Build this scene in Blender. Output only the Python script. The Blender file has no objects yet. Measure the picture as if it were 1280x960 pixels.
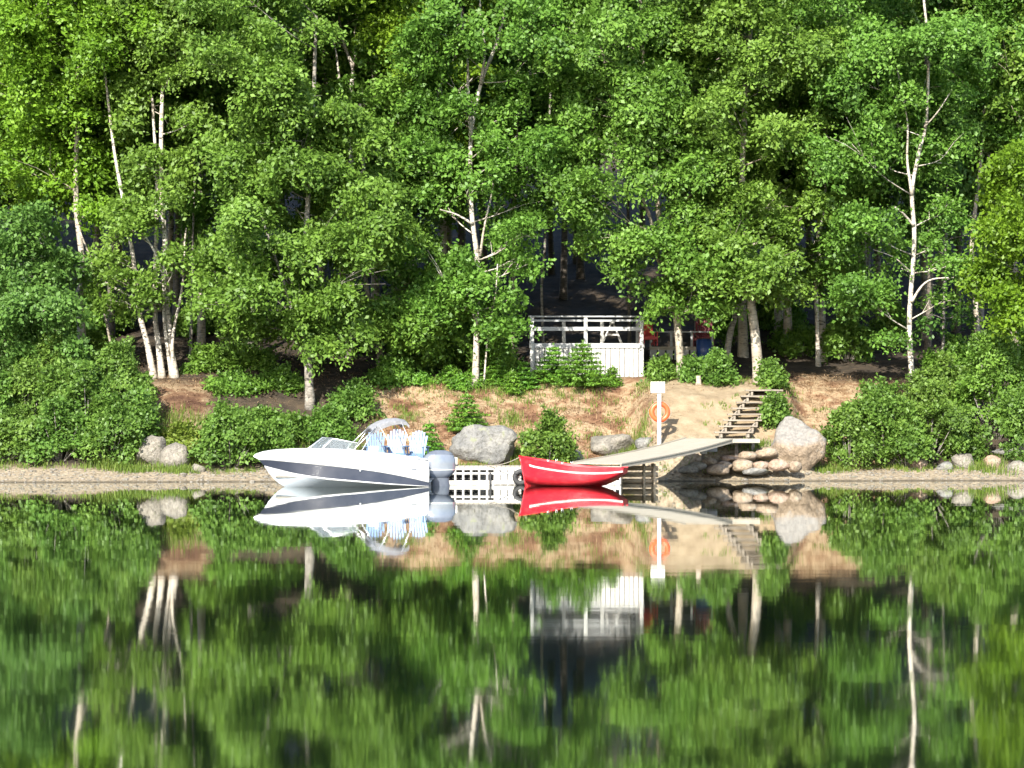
import bpy, bmesh, math, random
import numpy as np
from mathutils import Vector, Matrix, noise as mnoise
R = math.radians
scene = bpy.context.scene
COL = scene.collection

# ------------------------------------------------------------------ camera
F, H, HROW = 3360.0, 1.7, 536.6           # focal length in photo pixels, eye height, horizon row
cam = bpy.data.cameras.new('camera'); cam_o = bpy.data.objects.new('camera', cam); COL.objects.link(cam_o)
cam_o.location = (0, 0, H); cam_o.rotation_euler = (R(90), 0, 0)
cam.sensor_width = 36.0; cam.lens = 36.0 * F / 1280.0; cam.shift_y = (HROW - 480.0) / 1280.0
cam.clip_start = 0.5; cam.clip_end = 3000
scene.camera = cam_o

# ------------------------------------------------------------------ sky and sun
SUN_AZ, SUN_EL = R(198), R(34)            # clockwise from +Y
w = bpy.data.worlds.new('World'); scene.world = w; w.use_nodes = True
nt = w.node_tree; nt.nodes.clear()
sky = nt.nodes.new('ShaderNodeTexSky'); sky.sky_type = 'NISHITA'; sky.sun_disc = False
sky.sun_elevation = SUN_EL; sky.sun_rotation = SUN_AZ
bg = nt.nodes.new('ShaderNodeBackground'); bg.inputs[1].default_value = 0.15
out = nt.nodes.new('ShaderNodeOutputWorld')
nt.links.new(sky.outputs[0], bg.inputs[0]); nt.links.new(bg.outputs[0], out.inputs[0])
sl = bpy.data.lights.new('sun', 'SUN'); sl.energy = 5.0; sl.angle = R(0.53); sl.color = (1.0, 0.95, 0.86)
so = bpy.data.objects.new('sun', sl); COL.objects.link(so); so.location = (-40, -40, 60)
sd = Vector((math.sin(SUN_AZ) * math.cos(SUN_EL), math.cos(SUN_AZ) * math.cos(SUN_EL), math.sin(SUN_EL)))
so.rotation_euler = sd.to_track_quat('Z', 'Y').to_euler()
scene.view_settings.view_transform = 'Standard'; scene.view_settings.look = 'None'
scene.view_settings.exposure = 1.5; scene.view_settings.gamma = 1.0
cy = scene.cycles
cy.max_bounces = 6; cy.diffuse_bounces = 3; cy.glossy_bounces = 3; cy.transmission_bounces = 3
cy.use_denoising = True; cy.denoiser = 'OPENIMAGEDENOISE'; cy.caustics_reflective = False; cy.caustics_refractive = False

# ------------------------------------------------------------------ placing
def PX(px, row, D):                        # photo pixel at a known distance from the water's edge camera
    return Vector(((px - 640.0) * D / F, D, H + (HROW - row) * D / F))
def XP(px, D): return (px - 640.0) * D / F
def shore(x): return 87.35 + 0.08 * x + 0.18 * math.sin(x * 0.55) + 0.07 * math.sin(x * 1.9 + 1)
SA = [(-60, -4), (-12, -1.3), (-2, -.2), (0, 0), (1.5, .27), (2.2, .42), (3.2, .85), (5, 1.9), (7.5, 3.15), (9, 3.55), (12, 4.2), (20, 6.2), (60, 17), (160, 45), (500, 90)]
SB = [(-60, -4), (-12, -1.3), (-2, -.2), (0, 0), (.8, .18), (1.2, .45), (1.7, 1.12), (2.4, 1.38), (4.6, 2.75), (6, 3.2), (9, 3.55), (12, 4.2), (20, 6.2), (60, 17), (160, 45), (500, 90)]
def sstep(a, b, x):
    t = min(1, max(0, (x - a) / (b - a))); return t * t * (3 - 2 * t)
def Dfor(px, row):                        # distance at which the ground shows at that pixel
    best = min((abs(H + (HROW - row) * D / F - G(XP(px, D), D)), D) for D in np.arange(86.5, 100, .08)); return float(best[1])
def G(x, y):
    s = y - shore(x)
    za = np.interp(s, [p[0] for p in SA], [p[1] for p in SA]); zb = np.interp(s, [p[0] for p in SB], [p[1] for p in SB])
    k = sstep(3.9, 4.8, x) * (1 - sstep(9.4, 10.2, x))
    z = za * (1 - k) + zb * k
    if s > 1.2:
        a = min(1, (s - 1.2) / 3)
        z += a * (.16 * mnoise.noise((x * .55, y * .55, 3)) + .07 * mnoise.noise((x * 1.7, y * 1.7, 9)) + .045 * mnoise.noise((x * 4.5, y * 4.5, 1)))
    else:
        z += .02 * mnoise.noise((x * 2.2, y * 2.2, 5)) * sstep(-1, 1, s)
    return float(z)

# ------------------------------------------------------------------ materials
MATS = {}
def ramp(nt_, stops):
    r = nt_.nodes.new('ShaderNodeValToRGB'); e = r.color_ramp.elements
    while len(e) < len(stops): e.new(0.5)
    for i, (p, c) in enumerate(stops): e[i].position = p; e[i].color = (*c, 1)
    return r
def tex_noise(nt_, scale, detail=4, vec=None, stretch=None, rough=.55):
    tc = nt_.nodes.new('ShaderNodeTexCoord'); n = nt_.nodes.new('ShaderNodeTexNoise')
    n.inputs['Scale'].default_value = scale; n.inputs['Detail'].default_value = detail; n.inputs['Roughness'].default_value = rough
    src = tc.outputs['Object']
    if stretch:
        m = nt_.nodes.new('ShaderNodeMapping'); m.inputs['Scale'].default_value = stretch
        nt_.links.new(src, m.inputs['Vector']); src = m.outputs[0]
    nt_.links.new(src, n.inputs['Vector']); return n
def mat(name, c1, c2=None, rough=.6, scale=6, stretch=None, bump=0, metallic=0, spec=.5, detail=5, c3=None, bscale=None, lo=.35, hi=.65):
    if name in MATS: return MATS[name]
    m = bpy.data.materials.new(name); m.use_nodes = True; t = m.node_tree; b = t.nodes['Principled BSDF']
    b.inputs['Roughness'].default_value = rough; b.inputs['Metallic'].default_value = metallic; b.inputs['Specular IOR Level'].default_value = spec
    c2 = c2 or tuple(v * .85 for v in c1)
    n = tex_noise(t, scale, detail, stretch=stretch)
    st = [(lo, c1), (hi, c2)] if not c3 else [(lo, c1), ((lo + hi) / 2, c2), (hi, c3)]
    r = ramp(t, st); t.links.new(n.outputs[0], r.inputs[0]); t.links.new(r.outputs[0], b.inputs['Base Color'])
    if bump:
        n2 = tex_noise(t, bscale or scale * 2.5, 6, stretch=stretch)
        bp = t.nodes.new('ShaderNodeBump'); bp.inputs['Strength'].default_value = 1; bp.inputs['Distance'].default_value = bump
        t.links.new(n2.outputs[0], bp.inputs['Height']); t.links.new(bp.outputs[0], b.inputs['Normal'])
    MATS[name] = m; return m
def leaf_mat(name, dark, mid, light, trans=.45, rough=.5):
    m = bpy.data.materials.new(name); m.use_nodes = True; t = m.node_tree; b = t.nodes['Principled BSDF']; o = t.nodes['Material Output']
    a = t.nodes.new('ShaderNodeAttribute'); a.attribute_name = 'rnd'
    r = ramp(t, [(0, dark), (.5, mid), (1, light)]); t.links.new(a.outputs['Fac'], r.inputs[0])
    oi = t.nodes.new('ShaderNodeObjectInfo'); hs = t.nodes.new('ShaderNodeHueSaturation')
    mr = t.nodes.new('ShaderNodeMapRange'); mr.inputs[3].default_value = .490; mr.inputs[4].default_value = .510
    t.links.new(oi.outputs['Random'], mr.inputs[0]); t.links.new(mr.outputs[0], hs.inputs['Hue']); t.links.new(r.outputs[0], hs.inputs['Color'])
    b.inputs['Roughness'].default_value = rough; b.inputs['Specular IOR Level'].default_value = .35
    tr = t.nodes.new('ShaderNodeBsdfTranslucent'); mx = t.nodes.new('ShaderNodeMixShader'); mx.inputs[0].default_value = trans
    t.links.new(hs.outputs[0], b.inputs['Base Color']); t.links.new(hs.outputs[0], tr.inputs[0])
    t.links.new(b.outputs[0], mx.inputs[1]); t.links.new(tr.outputs[0], mx.inputs[2]); t.links.new(mx.outputs[0], o.inputs['Surface'])
    MATS[name] = m; return m

L_MID = leaf_mat('leaf_mid', (.063, .128, .018), (.120, .230, .030), (.186, .320, .049))
L_LIGHT = leaf_mat('leaf_light', (.080, .155, .012), (.150, .270, .018), (.220, .355, .030))
L_BLUE = leaf_mat('leaf_blue', (.054, .114, .021), (.100, .200, .036), (.150, .272, .052))
L_BRIGHT = leaf_mat('leaf_bright', (.075, .145, .010), (.125, .230, .014), (.175, .290, .020))
L_SHRUB = leaf_mat('leaf_shrub', (.055, .108, .018), (.108, .202, .030), (.178, .290, .050))
L_FIR = leaf_mat('needle_fir', (.045, .110, .012), (.090, .200, .018), (.150, .280, .028), trans=.2)
L_GRASS = leaf_mat('grass_blades', (.080, .130, .018), (.140, .215, .028), (.220, .260, .060))
L_STRAW = leaf_mat('dry_straw', (.10, .055, .028), (.24, .15, .075), (.42, .31, .18), trans=.05, rough=.9)

def bark(name, base, mark, lo, hi, scale=5):
    m = bpy.data.materials.new(name); m.use_nodes = True; t = m.node_tree; b = t.nodes['Principled BSDF']
    n = tex_noise(t, scale, 5, stretch=(1, 1, 3.2)); r = ramp(t, [(lo, mark), (hi, base)])
    n2 = tex_noise(t, 1.3, 3); r2 = ramp(t, [(.35, (.62, .58, .52)), (.65, (1, 1, 1))])
    mx = t.nodes.new('ShaderNodeMix'); mx.data_type = 'RGBA'; mx.blend_type = 'MULTIPLY'; mx.inputs[0].default_value = 1
    t.links.new(n.outputs[0], r.inputs[0]); t.links.new(n2.outputs[0], r2.inputs[0])
    t.links.new(r.outputs[0], mx.inputs[6]); t.links.new(r2.outputs[0], mx.inputs[7]); t.links.new(mx.outputs[2], b.inputs['Base Color'])
    b.inputs['Roughness'].default_value = .75
    bp = t.nodes.new('ShaderNodeBump'); bp.inputs['Distance'].default_value = .02; t.links.new(n.outputs[0], bp.inputs['Height']); t.links.new(bp.outputs[0], b.inputs['Normal'])
    MATS[name] = m; return m
B_WHITE = bark('bark_birch', (.50, .46, .40), (.10, .085, .07), .34, .50)
B_PALE = bark('bark_pale', (.38, .335, .27), (.12, .10, .08), .32, .50)
B_GREY = bark('bark_grey', (.30, .28, .25), (.10, .09, .075), .35, .58)
B_DARK = bark('bark_dark', (.13, .11, .09), (.05, .045, .035), .35, .6)

M_WHITE = mat('white_gelcoat', (.74, .74, .73), (.69, .69, .67), .22, 3, detail=3)
M_NAVY = mat('charcoal_gelcoat', (.034, .039, .055), (.050, .055, .072), .2, 2, detail=2)
M_BOTTOM = mat('pale_blue_bottom', (.62, .68, .74), (.55, .62, .69), .3, 3)
M_SILVER = mat('silver_paint', (.21, .23, .265), (.155, .175, .21), .2, 2.5, metallic=.3)
M_STEEL = mat('steel', (.62, .62, .60), (.5, .5, .5), .3, 8, metallic=.8)
M_DKGREY = mat('dark_grey_plastic', (.10, .115, .14), (.075, .085, .11), .4, 5)
M_BLACK = mat('black_rubber', (.018, .018, .02), (.035, .034, .033), .7, 8)
M_CANVAS = mat('grey_canvas', (.20, .20, .21), (.14, .142, .15), .9, 12, bump=.006)
M_VINYL = mat('cream_vinyl', (.66, .63, .57), (.56, .53, .48), .5, 5)
M_RED = mat('red_paint', (.58, .013, .026), (.48, .012, .022), .34, 3.2, stretch=(1, 1, 2.5), detail=9, c3=(.60, .03, .04))
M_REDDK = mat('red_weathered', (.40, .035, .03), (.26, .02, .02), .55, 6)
M_ORANGE = mat('orange_buoy', (.80, .10, .025), (.68, .075, .02), .45, 5)
M_PAINTW = mat('white_paint_worn', (.50, .49, .465), (.34, .325, .295), .65, 5, stretch=(2, 2, .5), bump=.004, detail=8)
M_PAINTG = mat('pale_grey_paint', (.34, .345, .345), (.24, .24, .235), .7, 5, stretch=(.5, 2, 2), detail=8)  # grey paint; on the white deck's rails it stands in for tree shade
M_WOODG = mat('grey_weathered_wood', (.36, .325, .27), (.24, .21, .17), .85, 4, stretch=(.6, 7, 7), bump=.004, detail=8)
M_PLANK = mat('pale_bleached_plank', (.31, .28, .225), (.225, .20, .155), .85, 4, stretch=(.6, 7, 7), bump=.004, detail=8)
M_STEP = mat('grey_brown_step_wood', (.24, .205, .16), (.15, .125, .095), .85, 4, stretch=(.6, 7, 7), bump=.004, detail=8)
M_WOODT = mat('tan_wood', (.46, .36, .24), (.30, .225, .145), .8, 4, stretch=(.6, 7, 7), bump=.004, detail=8)
M_WOODD = mat('dark_wet_wood', (.10, .085, .07), (.06, .05, .042), .7, 5, stretch=(.6, 6, 6))
M_BLUE = mat('blue_chair_paint', (.095, .165, .29), (.075, .14, .255), .5, 4)
M_REDSH = mat('shade_red_paint', (.17, .012, .02), (.11, .01, .015), .6, 6)  # darker copy of the chair red, forest shade put into the colour
M_BLUED = mat('deep_blue_plastic', (.008, .035, .15), (.006, .028, .12), .45, 4)
M_ROPE = mat('rope', (.30, .27, .21), (.22, .19, .15), .9, 30)
def glass_mat():
    m = bpy.data.materials.new('tinted_glass'); m.use_nodes = True; b = m.node_tree.nodes['Principled BSDF']
    b.inputs['Base Color'].default_value = (.72, .80, .84, 1); b.inputs['Roughness'].default_value = .03
    b.inputs['Transmission Weight'].default_value = .9; b.inputs['IOR'].default_value = 1.15; return m
M_GLASS = glass_mat()
def rock_mat(name, c1, c2, c3, lichen=(.30, .31, .20)):
    c1, c2, c3, lichen = [tuple(v * .78 for v in q) for q in (c1, c2, c3, lichen)]
    m = bpy.data.materials.new(name); m.use_nodes = True; t = m.node_tree; b = t.nodes['Principled BSDF']
    n = tex_noise(t, 1.6, 8, rough=.65); r = ramp(t, [(.32, c1), (.5, c2), (.68, c3)]); t.links.new(n.outputs[0], r.inputs[0])
    n2 = tex_noise(t, 11, 6, rough=.7); r2 = ramp(t, [(.36, (.45, .43, .40)), (.52, (1, 1, 1))]); t.links.new(n2.outputs[0], r2.inputs[0])
    mx = t.nodes.new('ShaderNodeMix'); mx.data_type = 'RGBA'; mx.blend_type = 'MULTIPLY'; mx.inputs[0].default_value = .8
    t.links.new(r.outputs[0], mx.inputs[6]); t.links.new(r2.outputs[0], mx.inputs[7])
    n3 = tex_noise(t, 3.1, 5); r3 = ramp(t, [(.58, (0, 0, 0)), (.66, (1, 1, 1))]); t.links.new(n3.outputs[0], r3.inputs[0])
    m2 = t.nodes.new('ShaderNodeMix'); m2.data_type = 'RGBA'; t.links.new(r3.outputs[0], m2.inputs[0]); t.links.new(mx.outputs[2], m2.inputs[6]); m2.inputs[7].default_value = (*lichen, 1)
    t.links.new(m2.outputs[2], b.inputs['Base Color']); b.inputs['Roughness'].default_value = .85
    n4 = tex_noise(t, 6, 8, rough=.65); bp = t.nodes.new('ShaderNodeBump'); bp.inputs['Distance'].default_value = .12; t.links.new(n4.outputs[0], bp.inputs['Height']); t.links.new(bp.outputs[0], b.inputs['Normal'])
    MATS[name] = m; return m
K_GREY = rock_mat('rock_grey', (.13, .13, .125), (.21, .205, .19), (.31, .295, .265), (.22, .23, .15))
K_TAN = rock_mat('rock_tan', (.20, .15, .105), (.32, .24, .165), (.42, .33, .235), (.27, .26, .22))
K_PALE = rock_mat('rock_pale', (.13, .12, .10), (.25, .225, .185), (.35, .315, .26), (.17, .17, .11))
K_PINK = rock_mat('rock_pink', (.27, .17, .115), (.37, .25, .175), (.44, .34, .26), (.30, .27, .20))

# ------------------------------------------------------------------ mesh helpers
class MB:
    def __init__(s): s.v = []; s.f = []; s.sm = []
    def add(s, vs, fs, smooth=False):
        o = len(s.v); s.v += [tuple(v) for v in vs]
        for f in fs: s.f.append([i + o for i in f]); s.sm.append(smooth)
    def box(s, c, d, rot=None, bev=0):
        hx, hy, hz = d[0] / 2, d[1] / 2, d[2] / 2
        b = min(bev, hx * .6, hy * .6, hz * .6)
        if b <= 0:
            vs = [Vector((x * hx, y * hy, z * hz)) for x in (-1, 1) for y in (-1, 1) for z in (-1, 1)]
            fs = [(0, 1, 3, 2), (4, 6, 7, 5), (0, 4, 5, 1), (2, 3, 7, 6), (0, 2, 6, 4), (1, 5, 7, 3)]
        else:
            bm = bmesh.new(); bmesh.ops.create_cube(bm, size=1); bmesh.ops.scale(bm, vec=(d[0], d[1], d[2]), verts=bm.verts)
            bmesh.ops.bevel(bm, geom=bm.edges[:], offset=b, segments=1, affect='EDGES'); bm.verts.index_update()
            vs = [v.co.copy() for v in bm.verts]; fs = [[v.index for v in f.verts] for f in bm.faces]; bm.free()
        if rot is not None: vs = [rot @ v for v in vs]
        s.add([v + Vector(c) for v in vs], fs)
    def beam(s, a, b, wd, ht, up=(0, 0, 1), bev=0):
        a, b = Vector(a), Vector(b); x = (b - a).normalized(); y = Vector(up).cross(x).normalized(); z = x.cross(y)
        M = Matrix((x, y, z)).transposed(); s.box((a + b) / 2, ((b - a).length, wd, ht), M, bev)
    def tube(s, pts, rad, n=6, caps=True):
        pts = [Vector(p) for p in pts]; rad = rad if hasattr(rad, '__len__') else [rad] * len(pts)
        vs = []; fs = []; ref = Vector((.31, .95, .12))
        for i, p in enumerate(pts):
            t = (pts[min(i + 1, len(pts) - 1)] - pts[max(i - 1, 0)]).normalized()
            u = ref - t * ref.dot(t)
            if u.length < .1: u = Vector((1, 0, 0)) - t * t.x
            u.normalize(); v = t.cross(u); ref = u
            for k in range(n):
                a = 2 * math.pi * k / n; vs.append(p + (u * math.cos(a) + v * math.sin(a)) * rad[i])
        for i in range(len(pts) - 1):
            for k in range(n): fs.append((i * n + k, i * n + (k + 1) % n, (i + 1) * n + (k + 1) % n, (i + 1) * n + k))
        if caps: fs.append(list(range(n))[::-1]); fs.append([(len(pts) - 1) * n + k for k in range(n)])
        s.add(vs, fs, True)
    def grid(s, rows, closed=False, smooth=True):
        n = len(rows[0]); vs = [p for r in rows for p in r]; fs = []
        for i in range(len(rows) - 1):
            for k in range(n if closed else n - 1): fs.append((i * n + k, i * n + (k + 1) % n, (i + 1) * n + (k + 1) % n, (i + 1) * n + k))
        s.add(vs, fs, smooth)
    def build(s, name, m, parent=None, loc=None):
        me = bpy.data.meshes.new(name); me.from_pydata([tuple(v) for v in s.v], [], s.f)
        me.polygons.foreach_set('use_smooth', s.sm); me.materials.append(m); me.update()
        return link(name, me, parent, loc)
def link(name, me, parent=None, loc=None):
    o = bpy.data.objects.new(name, me); COL.objects.link(o); o.parent = parent
    if loc is not None: o.location = loc
    return o
def tag(o, label=None, cat=None, group=None, kind=None):
    for k, v in (('label', label), ('category', cat), ('group', group), ('kind', kind)):
        if v: o[k] = v
    return o
def thing(name, loc, label, cat, group=None, rz=0):
    o = bpy.data.objects.new(name, None); COL.objects.link(o); o.location = loc; o.rotation_euler = (0, 0, rz); o.empty_display_size = .3
    return tag(o, label, cat, group)
def copy_tree(o, parent=None):
    c = o.copy(); COL.objects.link(c); c.parent = parent
    for ch in o.children: copy_tree(ch, c)
    return c
def spline(pts, n):                         # Catmull-Rom through points
    P = [Vector(p) for p in pts]; P = [P[0] * 2 - P[1]] + P + [P[-1] * 2 - P[-2]]; out_ = []
    m = len(P) - 3
    for i in range(n):
        u = i / (n - 1) * m; k = min(int(u), m - 1); t = u - k; a, b, c, d = P[k:k + 4]
        out_.append(.5 * ((2 * b) + (c - a) * t + (2 * a - 5 * b + 4 * c - d) * t * t + (3 * b - a - 3 * c + d) * t ** 3))
    return out_

# ------------------------------------------------------------------ foliage
def leaf_mesh(name, cen, nor, radp, per, L, seed, m, flat=.35, jit=.10, ratio=.62, rnd_bias=None):
    rg = np.random.default_rng(seed); cen = np.asarray(cen, float); nor = np.asarray(nor, float); radp = np.asarray(radp, float)
    nor /= np.linalg.norm(nor, axis=1)[:, None] + 1e-9
    cnt = np.maximum(4, (per * (radp / np.mean(radp)) ** 2)).astype(int); idx = np.repeat(np.arange(len(cen)), cnt); n = len(idx)
    N = nor[idx]; a = np.cross(N, [0.31, 0.2, 0.93]); a /= np.linalg.norm(a, axis=1)[:, None] + 1e-9; b = np.cross(N, a)
    r = np.sqrt(rg.random(n)); th = rg.random(n) * 2 * np.pi; rr = radp[idx]
    wob = 1 + .35 * np.sin(th * 3 + idx * 1.7) + .2 * np.sin(th * 5 + idx)
    P = cen[idx] + a * (r * rr * wob * np.cos(th))[:, None] + b * (r * rr * wob * np.sin(th))[:, None] - N * (flat * rr * r * r)[:, None] + rg.normal(0, 1, (n, 3)) * jit
    ln = N + rg.normal(0, .55, (n, 3)); ln /= np.linalg.norm(ln, axis=1)[:, None]
    t = rg.normal(0, 1, (n, 3)); t[:, 2] -= .3; t -= ln * np.sum(t * ln, 1)[:, None]; t /= np.linalg.norm(t, axis=1)[:, None] + 1e-9
    q = np.cross(ln, t); l = L * (.5 + .95 * rg.random(n) ** 1.3); wdt = l * ratio
    V = np.empty((n, 4, 3)); V[:, 0] = P - t * (l * .5)[:, None]; V[:, 2] = P + t * (l * .5)[:, None] - ln * (l * .12)[:, None]
    V[:, 1] = P + q * (wdt * .5)[:, None] - t * (l * .08)[:, None] - ln * (l * .06)[:, None]; V[:, 3] = P - q * (wdt * .5)[:, None] - t * (l * .08)[:, None] - ln * (l * .06)[:, None]
    me = bpy.data.meshes.new(name); me.vertices.add(n * 4); me.vertices.foreach_set('co', V.ravel())
    me.loops.add(n * 4); me.loops.foreach_set('vertex_index', np.arange(n * 4, dtype=np.int32))
    me.polygons.add(n); me.polygons.foreach_set('loop_start', np.arange(0, n * 4, 4, dtype=np.int32))
    me.update(calc_edges=True)
    at = me.attributes.new('rnd', 'FLOAT', 'FACE'); pr = rg.random(len(cen))
    at.data.foreach_set('value', np.clip(.55 * pr[idx] + .45 * rg.random(n), 0, 1).astype(np.float32))
    me.materials.append(m); return me
def lobes_to_pads(lobes, rg, dens=1.15, pr=(.38, .75), low=-.55):
    C, N, Rr = [], [], []
    for (c, r) in lobes:
        c = np.array(c); r = np.array(r); area = 4 * math.pi * ((r[0] * r[1]) ** 1.6 / 3 + (r[0] * r[2]) ** 1.6 / 3 + (r[1] * r[2]) ** 1.6 / 3) ** (1 / 1.6)
        n = max(5, int(area * dens)); k = 0
        while k < n:
            d = rg.normal(0, 1, 3); d /= np.linalg.norm(d)
            if d[2] < low and rg.random() < .75: continue
            k += 1
            f = rg.uniform(.72, 1.08) if rg.random() < .82 else rg.uniform(.35, .7)
            C.append(c + d * r * f); nn = np.array([0, -.15, .65]) + d / (r / r.mean()) * .85 + rg.normal(0, .15, 3); N.append(nn); Rr.append(rg.uniform(*pr))
    return C, N, Rr
def trunk_mb(path, r0, r1, seed, flare=1.35, n=8):
    rd = random.Random(seed); pts = spline(path, max(8, len(path) * 4)); m = len(pts)
    rad = [(r0 + (r1 - r0) * (i / (m - 1)) ** .8) * (1 + .06 * rd.uniform(-1, 1)) for i in range(m)]
    rad[0] *= flare; rad[1] *= 1 + (flare - 1) * .35
    mb = MB(); mb.tube(pts, rad, n, True); return mb, pts, rad
def limbs(mb, pts, rad, lobes, rd, thick=.35):
    for (c, r) in lobes:
        c = Vector(c); tgt_z = c.z - max(.6, (Vector((c.x, c.y)) - Vector((pts[-1].x, pts[-1].y))).length * .5)
        if tgt_z < pts[0].z + 2.2: tgt_z = c.z - .1
        if tgt_z < pts[0].z + 2.2: continue
        i = min(range(1, len(pts)), key=lambda k: abs(pts[k].z - tgt_z) + .2 * (pts[k] - c).length)
        a = pts[i]; mid = a.lerp(c, .5) + Vector((rd.uniform(-.2, .2), rd.uniform(-.2, .2), -.06 * (c - a).length * rd.uniform(.2, 1.2)))
        rr = min(rad[i] * .36, .014 + .012 * (c - a).length)
        p = spline([a, mid, c], 6); mb.tube(p, [rr * (1 - .75 * k / 5) for k in range(6)], 5)
        for _ in range(3):
            d = Vector((rd.gauss(0, 1), rd.gauss(0, 1), rd.gauss(.2, .7))).normalized(); e = c + Vector((d.x * r[0], d.y * r[1], d.z * r[2])) * .85
            s = p[rd.randint(2, 4)]; mb.tube([s, s.lerp(e, .5) + Vector((0, 0, .08)), e], [rr * .45, rr * .3, rr * .1], 4, False)
def tree(name, label, D, trunks, lobes, leaf, bk, seed, L=.162, per=112, dens=1.4, group=None, cat='tree', r0=.14, base_part='trunk', crown_part='crown', extra=None, toplobes=True):
    """trunks: list of (pixel path, r0, r1, depth slope); lobes: (px,row,rx,ry,depth offset)"""
    rg = np.random.default_rng(seed); rd = random.Random(seed)
    b0 = trunks[0][0][0]; x0 = XP(b0[0], D); z0 = G(x0, D); org = Vector((x0, D, z0 - .12))
    root = thing(name, org, label, cat, group)
    LB = []
    for lb in lobes:
        px, row, rx, ry = lb[:4]; dd = lb[4] if len(lb) > 4 else rd.uniform(-1.4, 1.2)
        c = PX(px, row, D + dd); k = D / F; sc_ = 1.2 if rx > 30 else 1.0; rx_, rz_ = rx * k * sc_, ry * k * sc_
        LB.append((tuple(c - org), (rx_, max(.6, min(rx_, 2.0) * rd.uniform(.85, 1.2)), rz_)))
    BIG = LB; LB = []
    for (c, r) in BIG:                     # break every mass into uneven clumps with gaps
        if r[0] < .95: LB.append((c, r)); continue
        for q in range(7):
            v = np.array([rd.uniform(-1, 1), rd.uniform(-1, 1), rd.uniform(-1, 1)]); v = v / max(1, np.linalg.norm(v)) * .95; f = rd.uniform(.26, .54)
            LB.append((tuple(np.array(c) + v * np.array(r)), (r[0] * f, r[1] * f, r[2] * f * rd.uniform(.9, 1.35))))
    for j, tk in enumerate(trunks):
        path, ra, rb = tk[:3]; dd = tk[3] if len(tk) > 3 else 0; m = len(path); pw = []
        for i, (px, row) in enumerate(path):
            p = PX(px, row, D + dd * i / max(1, m - 1))
            if i == 0 and (len(tk) < 5): p.z = G(p.x, p.y) - .12
            pw.append(p - org)
        mb, pts, rad = trunk_mb(pw, ra, rb, seed + j)
        if j == 0: limbs(mb, pts, rad, BIG, rd)
        mb.build(base_part, bk, root)
    C, N, Q = lobes_to_pads(LB, rg, dens)
    link(crown_part, leaf_mesh(crown_part, C, N, Q, per, L, seed, leaf), root)
    return root

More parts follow.
